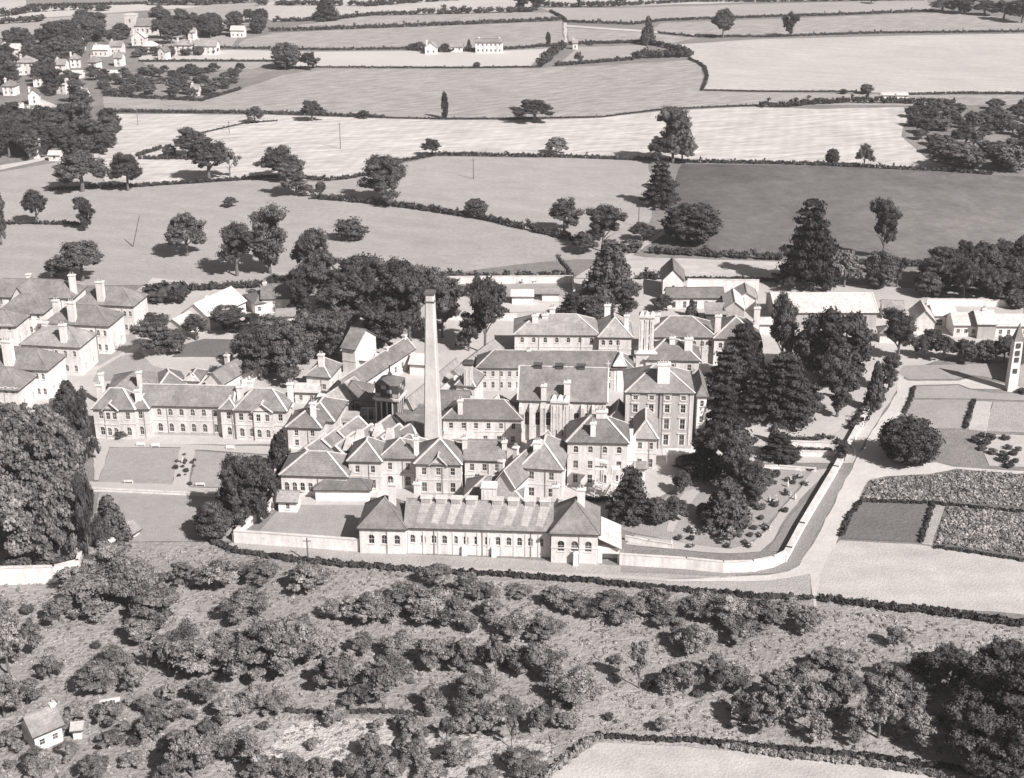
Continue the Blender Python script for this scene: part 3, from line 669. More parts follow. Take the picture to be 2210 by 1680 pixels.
villa('rear villa of the left group with a long plain roof and tree behind', (-40, 640), 158, 7.5, 10, 3.7, 9, chim=[(.97, .3, 1.8, 2.4), (.45, .6, 1.2, 1.5)], yaw=3)
villa('small hip-roofed villa wing between the left-edge villas', (-5, 674), 92, 6.8, 10, 3.7, 5, yaw=5)
villa('small rear wing with low hipped roof at the far left edge', (-60, 702), 32, 6.4, 9, 3.0, 4, yaw=5)
b = Building('gabled_house', 'white steep-gabled house end between the rear villas at far left', 'house')
b.block((22, 651), 62, 7, 9, 4.4, 'gabled', yaw=8, front=[(4, 1.5, .8, 1, True)], wm=M_white)
# --- low buildings behind the left ward
b = Building('service_range', 'low grey-roofed range right behind the left ward, oblique to it', 'building')
b.block((232, 850), 345, 3.6, 12, 3.2, 'hip', yaw=-6, wm=M_white, front=[(1, 1.4, .9, 5, False)], chim=[(.62, .1, 1.2, 2), (-.1, .1, 1.2, 2)])
b.block((343, 836), 400, 3.8, 9, 2.4, 'hip', yaw=-22, wm=M_white, front=[(1, 1.4, .9, 3, False)], cap=.4)
b = Building('entrance_lodge', 'small white lodge with curved parapet and urn above the left ward roof', 'lodge')
b.block((398, 822), 428, 4.4, 7, 1.2, 'hip', yaw=4, wm=M_white, front=[(.5, 2.2, 1.1, 2, True)], cap=.3)
m = MB(); 
for i in range(8):
    t0, t1 = math.pi * i / 8, math.pi * (i + 1) / 8
    m.hexa([(b.L / 2 - 1.6 * math.cos(t), y, 4.4 + q * math.sin(t) * 1.5) for t, y, q in ()] or [(b.L / 2 - 1.9 * math.cos(t0), -.3, 4.4), (b.L / 2 - 1.9 * math.cos(t1), -.3, 4.4), (b.L / 2 - 1.9 * math.cos(t1), .2, 4.4), (b.L / 2 - 1.9 * math.cos(t0), .2, 4.4),
           (b.L / 2 - 1.9 * math.cos(t0), -.3, 4.5 + 1.3 * math.sin(t0)), (b.L / 2 - 1.9 * math.cos(t1), -.3, 4.5 + 1.3 * math.sin(t1)), (b.L / 2 - 1.9 * math.cos(t1), .2, 4.5 + 1.3 * math.sin(t1)), (b.L / 2 - 1.9 * math.cos(t0), .2, 4.5 + 1.3 * math.sin(t0))])
m.frus(b.L / 2, -.05, 5.75, 6.3, .2, .2, .12, .12); m.frus(b.L / 2, -.05, 6.3, 6.9, .12, .12, .3, .3); b.put(m, 'parapet', M_trim)
b = Building('long_shed', 'grey-roofed oblique range running up towards the dark wood, behind the left ward', 'building')
b.block((443, 822), 480, 4.2, 30, 2.6, 'gabled', yaw=24, wm=M_white, right=[(1, 1.5, 1, 6, False)], front=[(.2, 2.4, 1.1, 1, False)], chim=[(.1, .3, 1, 1.4)])
b = Building('greenhouse_shed', 'pale-roofed gabled shed beside the garden, between villas and dark wood', 'shed')
b.block((392, 677), 452, 3.6, 17, 3.6, 'gabled', yaw=26, wm=M_white, rm=M_pale)
b.block((358, 698), 392, 3.0, 16, 1.6, 'gabled', yaw=26, wm=M_white, rm=M_pale)
b = Building('bungalow', 'low white bungalow with a dark roof at the edge of the dark wood', 'house')
b.block((550, 656), 652, 3.4, 8, 2.6, 'hip', v1=640, wm=M_white, front=[(.9, 1.4, .9, 7, False)])
b.block((565, 645), 625, 4.6, 8, 3.0, 'gable', yaw=-6, wm=M_white, chim=[(.1, .5, 1, .8), (.95, .5, 1, .8)])
# --- small house and ranges between dark wood and water tower
b = Building('small_house', 'small white hip-roofed house with chimney in front of the dark wood', 'house')
b.block((661, 810), 711, 5.0, 9, 2.6, 'hip', yaw=12, wm=M_white, right=[(1.6, 1.4, 1, 2, False)], front=[(1.5, 1.4, 1, 2, False)], cap=.4, chim=[(.55, .25, 1.4, 2.6)])
b = Building('gabled_house', 'white house end with steep dark roof above the long oblique range', 'house')
b.block((738, 750), 766, 7, 11, 3.6, 'gable', yaw=24, wm=M_white)
b = Building('long_range', 'long oblique gabled range with lit white wall, left of the water tower', 'building')
b.block((712, 842), 748, 4.6, 34, 2.7, 'gabled', yaw=25, wm=M_white, right=[(1.2, 1.7, 1.2, 9, False)], cap=.25, chim=[(.5, .7, .8, 1), (.5, .98, .9, 1.2)])
b = Building('long_range', 'shorter oblique range running down to the ward wing, light grey roof', 'building')
b.block((655, 885), 712, 4.4, 17, 2.7, 'gabled', yaw=25, wm=M_brick, rm=M_slate2, cap=.25, right=[(1.2, 1.6, 1.2, 4, False)])
b = Building('long_range', 'oblique range with pale roof between water tower and tall chimney', 'building')
b.block((871, 878), 890, 4.6, 28, 2.4, 'gabled', yaw=22, wm=M_white, rm=M_slate2, right=[(1.2, 1.7, 1.2, 8, False)])
b.block((888, 880), 952, 3.2, 26, 1.6, 'gabled', yaw=20, wm=M_white, rm=M_pale)
b = Building('workshop', 'dark-roofed workshop with open pillared front, left of the water tower', 'building')
b.block((720, 861), 795, 4.6, 9, 2.8, 'hip', yaw=2, wm=M_brick, rm=M_tile, front=[(.4, 3.0, 1.8, 6, False)])
b.block((778, 876), 822, 4.0, 5, 1.2, 'lean', yaw=2, wm=M_brick, rm=M_tile, front=[(.3, 2.8, 1.2, 3, False)])
b.block((716, 905), 770, 3.0, 4, .5, 'flat', yaw=4, wm=M_brick, front=[(.3, 1.9, 1, 3, False)])
# --- laundry ward below
b = Building('ward_wing', 'two-storey wing with white ridge lines and a chimney, next to the conical tree', 'building')
b.block((620, 921), 692, 5.6, 9, 2.6, 'hip', yaw=5, front=[(.9, 1.5, .9, 2, False), (3.4, 1.3, .9, 2, False)], right=[(3.2, 1.4, .9, 2, False)], cap=.5, chim=[(.72, .3, 1.2, 2.6)])
b.block((642, 905), 720, 5.4, 12, 2.6, 'hip', yaw=8, cap=.5)
# --- cluster of small ridged workshop roofs
b = Building('workshop_cluster', 'cluster of small ridged workshop roofs with white ridges, left of tall chimney base', 'building')
for (u, v, u1, dd, rt) in ((632, 984, 690, 8, 'gabled'), (668, 965, 725, 8, 'gabled'), (706, 948, 755, 9, 'gabled'), (700, 980, 752, 8, 'gabled'), (738, 962, 790, 8, 'gabled'), (775, 945, 830, 9, 'gabled'), (768, 978, 815, 8, 'gabled'), (800, 962, 850, 8, 'gabled'), (838, 944, 905, 9, 'hip'), (836, 968, 905, 7, 'hip')):
    b.block((u, v), u1, 4.0 if rt == 'gabled' else 4.4, dd, 2.5, rt, yaw=24, rm=M_slate, cap=.55, wm=M_white, ov=.2)
vm = MB()
for (u, v) in ((775, 938), (815, 925), (840, 935), (752, 955)):
    p = W(u, v, 6.6) - b.o; vm.hexa([(p.x - 1.2 * c[0], p.y + 2.2 * c[1], 5.6 + 1.3 * c[2]) for c in ((1, -1, 0), (-1, -1, 0), (-1, 1, 0), (1, 1, 0), (.6, -1, 1), (-.6, -1, 1), (-.6, 1, 1), (.6, 1, 1))])
vm.build('roof_ventilators', M_trim, b.root)
# --- front row
b = Building('front_ward', 'single-storey white ward with long hipped roof left of the front row')
b.block((606, 1024), 748, 5.0, 10, 3.2, 'hip', yaw=4, front=[(1.2, 2.0, 1.0, 8, True)], left=(), cap=.45)
b = Building('shed', 'small white shed with a dark roof in front of the long hipped ward', 'shed')
b.block((680, 1056), 797, 2.7, 4.2, 1.4, 'hip', yaw=1, wm=M_white, rm=M_tile)
b = Building('front_row', 'two-storey front row with hipped end pavilion left of the chimney base')
b.block((752, 994), 822, 7.4, 9, 3.0, 'hip', yaw=3, front=[(.9, 2.0, 1.0, 2, False), (4.6, 1.6, .9, 2, False)], cap=.45)
b.block((820, 988), 900, 7.4, 8, 2.8, 'hip', yaw=2, front=[(.9, 2.2, 1.2, 2, True), (4.6, 1.6, .9, 2, False)], cap=.2, chim=[(.98, .1, 1, 1.8)])
b = Building('front_pavilion', 'two-storey pavilion with pyramid roof directly below the tall chimney')
b.block((897, 1000), 994, 7.6, 10, 3.6, 'hip', yaw=3, front=[(.9, 2.2, 1.05, 3, False, 0.02, .98, ''), (4.9, 1.7, .95, 3, False)], cap=.5, base=.7)
b.block((930, 1003), 962, 7.4, 1.6, 1.9, 'gabled', yaw=3, cap=.3, z0=6.6)
b = Building('front_link', 'two-storey link block right of the pyramid-roofed pavilion with a plain roof')
b.block((1003, 992), 1088, 7.2, 8, 2.8, 'gable', yaw=3, front=[(.9, 2.0, 1.3, 3, True), (4.6, 1.6, .95, 3, False)], chim=[(-.02, .3, 1, 1.4), (.99, .3, 1, .8)])
b = Building('cross_wing', 'large cross-roofed two-storey wing with white chimneys at the centre front')
b.block((1124, 1008), 1213, 7.6, 13, 3.8, 'hip', yaw=8, rm=M_slate2, front=[(.9, 2.0, 1.2, 2, False), (4.9, 1.7, 1.0, 2, False)], right=[(.9, 2.0, 1.1, 2, False), (4.9, 1.7, 1.0, 2, False)], cap=.45, base=.6, chim=[(.35, .3, 1.6, .8, 1.4, 3)])
b.block((1068, 1043), 1110, 6.0, 22, 3.4, 'gabled', yaw=25, wm=M_white, cap=.25, chim=[(.05, .45, 1, 1), (.0, .15, 1, .6)])
b = Building('gate_house', 'low hip-roofed outhouse with a massive white chimney, behind the arched building')
b.block((1003, 1074), 1124.5, 3.8, 8.5, 3.0, 'hip', yaw=3, front=[(1.0, 1.6, .8, 3, False, .6, .95)], cap=.45, rm=M_slate)
m = MB(); x = b.L * .44; m.frus(x, -1.0, 0, 7.0, 1.55, 1.0); m.frus(x, -1.0, 7.003, 7.3, 1.75, 1.2); m.frus(x, -1.0, 7.303, 7.7, 1.6, 1.05)
for q in (-.95, 0, .95): m.box(x + q - .12, x + q + .12, -2.06, -2.0, .4, 6.6)
b.put(m, 'chimney', M_white)
# --- long range below chapel, right of the tall chimney
b = Building('kitchen_range', 'two-storey plain range with five upper windows right of the tall chimney')
b.block((956, 903), 1125, 6.4, 8.5, 3.0, 'hip', yaw=2, wm=M_wall, rm=M_tile, front=[(3.9, 1.4, .9, 6, False), (.5, 1.6, 1.0, 3, False, .45, .98)], chim=[(.22, .12, 1.1, 1.4)], cap=.22)
b.block((950, 885), 1010, 6.4, 9, 3.0, 'gable', yaw=2, rm=M_tile)
b.block((960, 948), 1015, 2.4, 3.5, .9, 'lean', yaw=2, wm=M_white, rm=M_pale)
# --- pale domed roofs next to the chapel
b = Building('low_pavilion', 'pair of small pale octagonal roofs beside the chapel end', 'building')
b.block((1046, 882), 1088, 5.5, 5.5, 2.6, 'hip', yaw=20, wm=M_white, rm=M_pale); b.block((1092, 878), 1128, 5.8, 5.5, 3.0, 'hip', yaw=25, wm=M_white, rm=M_pale)
b = Building('link_house', 'small hipped two-storey block between chimney and corridor range', 'building')
b.block((985, 830), 1024, 6.2, 8, 2.6, 'hip', yaw=14, wm=M_wall, front=[(3, 1.5, .9, 1, False)], cap=.4)
b.block((960, 812), 1000, 4.0, 24, 2.0, 'gabled', yaw=24, wm=M_white, rm=M_slate2)
# --- chapel
b = Building('chapel', 'tall chapel hall with steep roof, buttressed walls and three ridge vents', 'chapel')
b.block((1121, 862), 1308, 10.2, 11, 6.0, 'gable', yaw=4, front=[(3.8, 3.4, 1.25, 3, True, .03, .4), (3.8, 3.4, 1.25, 3, True, .6, .97)], right=[(8, 2.2, .9, 1, True)], string=False, cap=.35, rm=M_slate, chim=[(.28, .02, 1.2, -2.2, 1.2, 1), (.55, .02, 1.4, -1.2, 1.2, 1)])
for i in range(8):
    f = [.015, .135, .26, .385, .6, .73, .855, .985][i]; m = MB(); m.frus(f * b.L, -.45, 0, 8.6, .35, .45, .35, .42); m.frus(f * b.L, -.3, 8.603, 9.4, .35, .28, .3, .05); b.put(m, 'buttress', M_wall)
for f in (.2, .45, .7):
    m = MB(); m.frus(f * b.L, b.D / 2, 15.6, 16.9, .9, .5, .9, .5); m.frus(f * b.L, b.D / 2, 16.903, 17.3, 1.1, .8, 1.0, .1); b.put(m, 'ridge_vent', M_dark)
m = MB(); m.beam((b.L + .3, b.D / 2, 16.2), (b.L + .3, b.D / 2, 18.2), .18, .18); m.beam((b.L - .2, b.D / 2, 17.5), (b.L + .8, b.D / 2, 17.5), .16, .16); b.put(m, 'gable_cross', M_trim)
# --- corridor range behind chapel
b = Building('corridor_range', 'long dark-roofed corridor range directly behind the chapel')
b.block((1030, 793), 1366, 6.3, 8, 3.0, 'hip', yaw=1, rm=M_tile, front=[(.7, 1.6, .8, 18, False), (3.8, 1.4, .8, 18, False)], cap=.22, chim=[(.33, .5, .8, .4)])
b = Building('rear_ward', 'rear two-storey ward with grey hipped roof and three white chimneys')
b.block((1110.7, 722), 1293, 6.9, 12, 3.6, 'hip', yaw=1, rm=M_slate2, wm=M_wall, front=[(.8, 1.6, .95, 7, True), (4.6, 1.5, .95, 7, True)], cap=.4, chim=[(.24, .3, 1.5, .8), (.36, .4, 1.6, .6), (.45, .8, 1.5, .9)])
b.block((1293, 727), 1363, 7.0, 12, 3.8, 'hip', yaw=1, rm=M_slate2, front=[(.8, 1.6, .95, 3, True, .02, .7), (4.6, 1.5, .95, 3, True, .02, .7)], cap=.4, chim=[(.3, .9, 1.6, 1.6), (.85, .25, 1.2, 1.4)])
b = Building('rear_range', 'rear right range with long roof ending in a hipped pavilion by the trees')
b.block((1400, 727), 1545, 7.4, 12, 3.6, 'hip', yaw=1, rm=M_slate, front=[(4.8, 1.5, .95, 8, True)], cap=.4, chim=[(.12, .5, 2.2, .8, 1.2, 3)])
b.block((1542, 730), 1640, 7.6, 13, 3.8, 'hip', yaw=3, rm=M_slate, front=[(.9, 1.6, .95, 4, True), (4.8, 1.5, .95, 4, True)], right=[(.9, 1.6, .95, 2, True)], wm=M_white, cap=.45, chim=[(.08, .2, 1.6, 1.8), (.98, .6, 1.6, 2.4)])
b = Building('staff_block', 'two-storey hipped block between the rear range and the four-storey house')
b.block((1394, 776), 1509, 7.4, 10, 3.6, 'hip', yaw=3, rm=M_tile, front=[(4.6, 1.6, .95, 3, False), (.9, 1.6, .95, 3, False)], right=[(4.6, 1.5, .9, 1, False)], cap=.45, chim=[(.8, .25, 2.0, 1.6), (.5, .4, 1.4, 1.2)])
b = Building('main_house', 'tall four-storey house with pale window surrounds, highest front wall', 'building')
sr = 'surround'
b.block((1352, 846), 1496, 14.0, 13, 4.0, 'hip', yaw=2, wm=M_brick, rm=M_slate2, string=False, cap=.4, base=.8,
        front=[(.9, 2.6, 1.1, 4, False, .02, .98, sr), (4.9, 2.5, 1.1, 4, False, .02, .98, sr), (9.0, 1.9, 1.05, 4, False, .02, .98, sr), (12.1, .95, 1.0, 4, False, .02, .98, sr)], chim=[(.56, .2, 2.8, 2.2, 1.6, 4)])
m = MB(); m.cyl(b.L * .5, -.15, 0, 13.6, .12, .12, 6); b.put(m, 'drainpipe', M_dark)
for f in (.02, .985): 
    m = MB(); m.box(f * b.L - .45, f * b.L + .45, -.12, -.003, .9, 13.7); b.put(m, 'corner_pilaster', M_wall)
b.block((1506, 852), 1526, 12.0, 11, 2.2, 'hip', yaw=2, wm=M_white, string=False, front=[(9, 1.5, .8, 1, False), (5, 1.6, .8, 1, False), (1.2, 1.6, .8, 1, False)])
b.block((1440, 985), 1500, 2.4, 3, .4, 'flat', yaw=2, wm=M_white)
b = Building('east_ward', 'three-storey block with dark hipped roof beside the outside iron stair')
b.block((1225, 953), 1355, 10.6, 10, 4.0, 'hip', yaw=3, front=[(.8, 2.0, 1.05, 4, False), (4.3, 1.8, 1.05, 4, False), (8.0, 1.6, 1.0, 4, True)], cap=.5, rm=M_tile, string=False, chim=[(.42, .12, 1.1, .2), (.56, .5, 2.4, 1.4, 1.4, 3)])
b.block((1369, 944), 1418, 7.6, 12, 3.0, 'hip', yaw=5, front=[(.4, 2.0, 1.0, 2, False), (4.8, 1.6, .9, 2, False)], right=[(.6, 1.9, 1.1, 1, True)], cap=.45, rm=M_slate2)
b.block((1353, 962), 1371, 7.4, 8, .8, 'flat', yaw=4, wm=M_white)
# --- smaller annexes that fill the yards
def annex(lab, uv, u1, h, D, rise, roof='gable', yaw=4, rm=None, wm=None, n=0, chim=(), **k):
    q = Building('annex', lab, 'outbuilding'); q.block(uv, u1, h, D, rise, roof, yaw=yaw, rm=rm or M_slate2, wm=wm or M_white, front=[(.8, 1.3, .8, n, False)] if n else (), string=False, chim=chim, **k)
annex('low pale annex behind the ward wing, left of the small hipped house', (636, 846), 684, 3.0, 5, 1.2, n=2, rm=M_pale)
annex('small flat-roofed annex between ward wing and long oblique range', (684, 862), 716, 3.2, 4, .4, 'flat', n=1)
annex('low dark-roofed shed right beside the water tower foot', (856, 915), 918, 3.4, 5, 1.5, 'gable', 2, M_tile, M_brick)
annex('dark-roofed lean-to between the water tower and tall chimney', (872, 895), 925, 3.4, 4, 1.0, 'lean', 2, M_tile, M_brick)
annex('pale low sheds at the top end of the long oblique range', (884, 786), 932, 3.0, 7, 1.6, 'gable', 10, M_pale)
annex('small pale annex beside the end of the oblique range', (770, 776), 800, 3.4, 6, 1.8, 'gable', 20, M_pale, n=1)
annex('small grey-roofed link between chapel gable and four-storey house', (1312, 905), 1350, 6.0, 6, 2.4, 'gabled', 8, M_slate, cap=.3)
annex('pale roofed annex in front of the four-storey house, left part', (1350, 930), 1394, 5.0, 6, 1.8, 'hip', 6, M_pale)
annex('grey hipped annex leaning against the four-storey house front', (1386, 918), 1440, 4.6, 5, 1.8, 'hip', 4, M_slate2, cap=.3)
annex('little porch block at the foot of the three-storey ward', (1375, 1012), 1392, 3.0, 2, .8, 'lean', 4, n=1)
annex('pale shed with small dome-like roof behind the chapel end', (1326, 788), 1350, 7.2, 5, 2.2, 'hip', 2, M_pale)
annex('white privy range in the yard behind the arched building', (905, 1092), 960, 2.2, 2.4, .8, 'lean', 3, M_slate2, n=3)
annex('low wash-house right of the front link block', (1142, 1098), 1200, 2.4, 3, 1.0, 'lean', 4, M_slate, n=2)
annex('small white gabled store left of the front row', (600, 1082), 640, 2.6, 4, 1.4, 'gable', 4, n=1)
annex('flat white store on the court edge beside the long hipped ward', (816, 1078), 850, 2.4, 3, .3, 'flat', 3)
annex('pale open shed in the kitchen garden behind the complex', (1105, 640), 1150, 2.6, 5, 1.2, 'gable', 0, M_pale)
annex('low garden shed by the kitchen garden wall', (1170, 634), 1206, 2.4, 4, 1.0, 'gable', 0, M_slate2)
annex('grey shed beside the long barn towards the farm', (1906, 668), 1950, 3.0, 7, 1.6, 'gable', 8, M_slate2)
annex('small pale shed right of the gabled cart sheds', (1640, 700), 1668, 3.0, 4, 1.2, 'gable', 2, M_pale)
annex('low hipped shed between barn trees and drive', (1900, 720), 1932, 2.8, 5, 1.2, 'hip', 5, M_slate)
annex('small white shed in the yard left of the villas lawn', (330, 742), 356, 2.6, 4, 1.2, 'gable', 10)
annex('pale shed among shrubs behind the villas and left pasture', (440, 655), 476, 2.8, 5, 1.4, 'gable', 12, M_pale)
annex('small grey store right of the low white bungalow', (598, 684), 636, 2.8, 5, 1.4, 'gable', -8, M_slate2)
# --- fire escape
B2 = Building('outside_stair', 'zigzag outside fire stair with pale frame on the three-storey block', 'stair'); p0 = W(1284, 1072); B2.root.location = p0
m = MB()
for x in (0, 1.6, 3.4, 5.0):
    for y in (0, -1.4): m.box(x - .1, x + .1, y - .1, y + .1, 0, 7.2)
m.build('post', M_white, B2.root)
for z in (3.4, 7.0):
    m = MB(); m.box(-.2, 1.7, -1.6, .2, z, z + .12); m.box(3.3, 5.2, -1.6, .2, z, z + .12); m.beam((-.2, -1.55, z + 1), (5.2, -1.55, z + 1), .06, .06); m.build('landing', M_white, B2.root)
for a, c in (((1.6, 0), (3.4, 3.4)), ((3.4, 3.4), (1.6, 7.0))):
    m = MB()
    for y in (-1.5, -.1): m.beam((a[0], y, a[1]), (c[0], y, c[1]), .12, .28)
    for i in range(12):
        t = (i + .5) / 12; x = a[0] + (c[0] - a[0]) * t; z = a[1] + (c[1] - a[1]) * t; m.box(x - .14, x + .14, -1.45, -.15, z - .02, z + .03)
    m.beam((a[0], -1.5, a[1] + 1), (c[0], -1.5, c[1] + 1), .07, .07); m.build('stair_flight', M_white, B2.root)
m = MB(); m.hexa([(-.3, -1.7, 9), (2.6, -1.7, 8.3), (2.6, .2, 8.3), (-.3, .2, 9), (-.3, -1.7, 9.12), (2.6, -1.7, 8.42), (2.6, .2, 8.42), (-.3, .2, 9.12)]); m.build('canopy', M_trim, B2.root)
# --- arched building in front
M_stain = roofmat('stained_slate', .33, .25)
Z = Building('arched_hall', 'long white front building with arched windows, roof vents and end pavilions')
Z.block((775, 1138), 875, 5.8, 10, 4.2, 'hip', yaw=3, wm=M_white, front=[(2.2, 2.0, 1.1, 3, True, .12, .95)], chim=[(.66, .5, 1.4, 3.2)], rm=M_slate)
Z.block((875, 1137), 1189, 5.9, 9.6, 3.6, 'gable', yaw=3.5, wm=M_white, front=[(2.4, 1.8, .95, 13, True, .01, .97)], rm=M_slate2, chim=[(.06, .65, 1.3, 3.2), (1.02, .85, 1.2, 2.4)])
L0 = Z.L
for f in (.13, .235, .34, .445, .625, .735, .85, .955):
    m = MB(); x = f * L0; m.frus(x, 4.6, 8.2, 10.2, 1.05, .7, 1.0, .7); m.frus(x, 4.6, 10.203, 10.4, 1.2, .85, 1.15, .8)
    Z.put(m, 'roof_ventilator', M_trim)
    m = MB(); m.box(x - .8, x + .8, 3.8, 3.88, 9.3, 10.0); Z.put(m, 'vent_louvre', M_brick)
    m = MB(); k_ = 3.6 / 4.8; q_ = lambda x_, y_: (x_, y_, 5.92 + y_ * k_ + .26)
    m.poly([q_(x - 1.7, .6), q_(x - .3, .4), q_(x + 1.0, 3.9), q_(x - 1.0, 3.9)]); Z.put(m, 'vent_stain', M_stain)  # thin pale sheet for the lime-wash stain below each vent
for f in (.02, .125, .23, .33, .42, .5, .57, .66, .75, .83, .92, .99):
    m = MB(); m.box(f * L0 - .2, f * L0 + .2, -.12, -.003, 0, 5); Z.put(m, 'pilaster', M_white)
Z.block((1190, 1149), 1291, 6.7, 11, 4.4, 'hip', yaw=3.5, wm=M_white, front=[(2.6, 2.3, 1.3, 3, True, .06, .94)], right=[(2.4, 2, 1.1, 2, True)], chim=[(.62, .5, 1.5, 2.6)], rm=M_slate)
x1, oz = Z.L, Z
m = MB(); m.hexa([(x1 + .1, -.2, 5.6), (x1 + 4.6, -.5, 3.6), (x1 + 4.6, 9.5, 3.6), (x1 + .1, 9.5, 5.6), (x1 + .1, -.2, 5.75), (x1 + 4.6, -.5, 3.75), (x1 + 4.6, 9.5, 3.75), (x1 + .1, 9.5, 5.75)]); Z.put(m, 'annex_roof', M_pale)
m = MB(); m.box(x1 + .05, x1 + 4.2, .3, 9.2, 2.2, 3.5); m.box(x1 + .05, x1 + .9, .3, 9.2, 0, 2.2); m.box(x1 + 3.9, x1 + 4.2, .3, 9.2, 0, 2.2); m.box(x1 + .9, x1 + 3.9, 2.5, 9.2, 0, 2.2); Z.put(m, 'annex_wall', M_white)
for (u, v) in ((824, 1193), (1002, 1200), (1066, 1203), (1242, 1222)):
    p = W(u, v) - Z.o; m = MB(); m.frus(p.x, p.y + .3, 0, 2.0 if u < 1200 else 2.8, .5, .5, .45, .45); m.frus(p.x, p.y + .3, (2.0 if u < 1200 else 2.8) + .003, (2.0 if u < 1200 else 2.8) + .3, .55, .55, .1, .1); m.build('wall_pier', M_white, Z.root)
# --- tall chimney
p = W(936, 985); T = empty('boiler_chimney', p, R(-8)); tag(T, 'tall tapering square brick chimney stack, highest thing in the complex', 'chimney')
H = 39.2
m = MB(); n = 5
for i in range(n):
    a0 = 1.95 - 1.0 * i / n; a1 = 1.95 - 1.0 * (i + 1) / n
    c = .25
    def ring(a, z): return [(-a + c, -a, z), (a - c, -a, z), (a, -a + c, z), (a, a - c, z), (a - c, a, z), (-a + c, a, z), (-a, a - c, z), (-a, -a + c, z)]
    r0, r1 = ring(a0, H * i / n), ring(a1, H * (i + 1) / n)
    for j in range(8): m.poly([r0[j], r0[(j + 1) % 8], r1[(j + 1) % 8], r1[j]])
m.build('shaft', surf('chimney_brick', .5, .2, ((.12, 1), (1.2, .6)), streak=(.5, (1, 1, .15), 0, .12)), T)
m = MB(); m.frus(0, 0, H - 2.2, H - 1.8, 1.05, 1.05, 1.12, 1.12); m.frus(0, 0, H - .5, H, 1.05, 1.05, 1.15, 1.15); m.frus(0, 0, H + .003, H + .3, 1.05, 1.05); m.build('cap', M_tile, T)
m = MB(); m.frus(0, 0, 0, 3, 2.4, 2.4); m.frus(0, 0, 3.003, 3.5, 2.2, 2.2, 2.0, 2.0); m.build('plinth', M_wall, T)
m = MB(); m.beam((.2, 0, H - 1), (.2, 0, H + 2.2), .06, .06); m.build('lightning_rod', M_dark, T)
# --- water tower
p = W(845, 920); T = empty('water_tower', p, R(-14)); tag(T, 'dark iron water tank on an arched brick tower with pale cornice', 'water tower')
m = MB()
for sx in (-1, 1):
    for sy in (-1, 1): m.box(sx * 2.1 - .6, sx * 2.1 + .6, sy * 2.1 - .6, sy * 2.1 + .6, 0, 7.4)
m.box(-1.9, 1.9, -1.9, 1.9, 0, 7.2); m.build('tower_wall', M_dark, T)
m = MB()
for i in range(5): 
    x = -2.72 + 1.36 * i; m.box(x - .16, x + .16, -2.78, -2.703, 0, 7.2); m.box(2.703, 2.8, x - .16, x + .16, 0, 7.2)
m.build('pilaster', M_wall, T)
m = MB(); m.frus(0, 0, 7.4, 7.9, 2.8, 2.8, 3.1, 3.1); m.frus(0, 0, 7.903, 8.4, 3.3, 3.3, 3.3, 3.3); m.build('cornice', M_trim, T)
m = MB(); m.frus(0, 0, 8.4, 11.6, 2.75, 2.75, 2.8, 2.8)
m.build('tank', M_dark, T)
for i in range(4):
    for k in range(3):
        for side in (0, 1):
            q = MB(); x = -2.1 + 1.4 * i; z = 8.6 + k
            if side: q.box(2.82, 2.88, x - .62, x + .62, z, z + .9)
            else: q.box(x - .62, x + .62, -2.88, -2.82, z, z + .9)
            q.build('tank_panel', M_brick if (i + k) % 3 == 0 else M_dark, T)
m = MB(); m.frus(0, 0, 11.6, 13.2, 2.95, 2.95, .3, .3); m.build('tank_roof', M_tile, T); m = MB(); m.beam((0, 0, 13), (0, 0, 15.6), .3, .3); m.frus(0, 0, 13.2, 14, .5, .5, .1, .1); m.build('finial', M_dark, T)
# --- ventilation towers with clustered flues
def flue_tower(lab, uv, bh, bw, sh, n=3, wm=None):
    p = W(*uv); T = empty('ventilation_tower', p, R(-4)); tag(T, lab, 'tower')
    m = MB(); m.frus(0, 0, 0, bh, bw / 2, bw / 2); m.build('base', M_wall, T)
    m = MB(); m.frus(0, 0, bh + .003, bh + .6, bw / 2 + .1, bw / 2 + .1, bw / 2 + .45, bw / 2 + .45); m.frus(0, 0, bh + .603, bh + 1.1, bw / 2 + .3, bw / 2 + .3, bw / 2 * .75, bw / 2 * .75); m.build('cornice', M_trim, T)
    w = bw * .8 / n
    for i in range(n):
        x = (i - (n - 1) / 2) * w * 1.02; m = MB(); z = bh + 1.1
        m.frus(x, 0, z, z + sh, w * .42, bw * .28, w * .4, bw * .26); m.box(x - w * .1, x + w * .1, -bw * .28 - .05, -bw * .28, z + .4, z + sh - .8)
        m.frus(x, 0, z + sh + .003, z + sh + .5, w * .52, bw * .33); m.frus(x, 0, z + sh + .503, z + sh + 1.4, w * .45, bw * .3, .05, .05); m.build('flue', M_trim, T)
flue_tower('pale clustered-flue tower standing before the middle of the chapel wall', (1207, 1003), 6.5, 5.2, 8.0)
flue_tower('tall pale clustered-flue tower on a square base, right of the rear ward', (1391, 825), 8.2, 4.9, 8.6)
p = W(1012, 880); T = empty('slim_chimney', p, R(-4)); tag(T, 'slim square pale chimney with cap between tall chimney and chapel', 'chimney')
m = MB(); m.frus(0, 0, 0, 11.5, 1.1, 1.1, 1.0, 1.0); m.build('shaft', M_wall, T)
for x in (-.5, .5):
    m = MB(); m.box(x - .1, x + .1, -1.14, -1.1, 1, 10.5); m.build('brick_rib', M_white, T)
m = MB(); m.frus(0, 0, 11.503, 11.9, 1.2, 1.2, 1.4, 1.4); m.frus(0, 0, 11.903, 12.3, 1.3, 1.3, 1, 1); m.build('cap', M_dark, T)
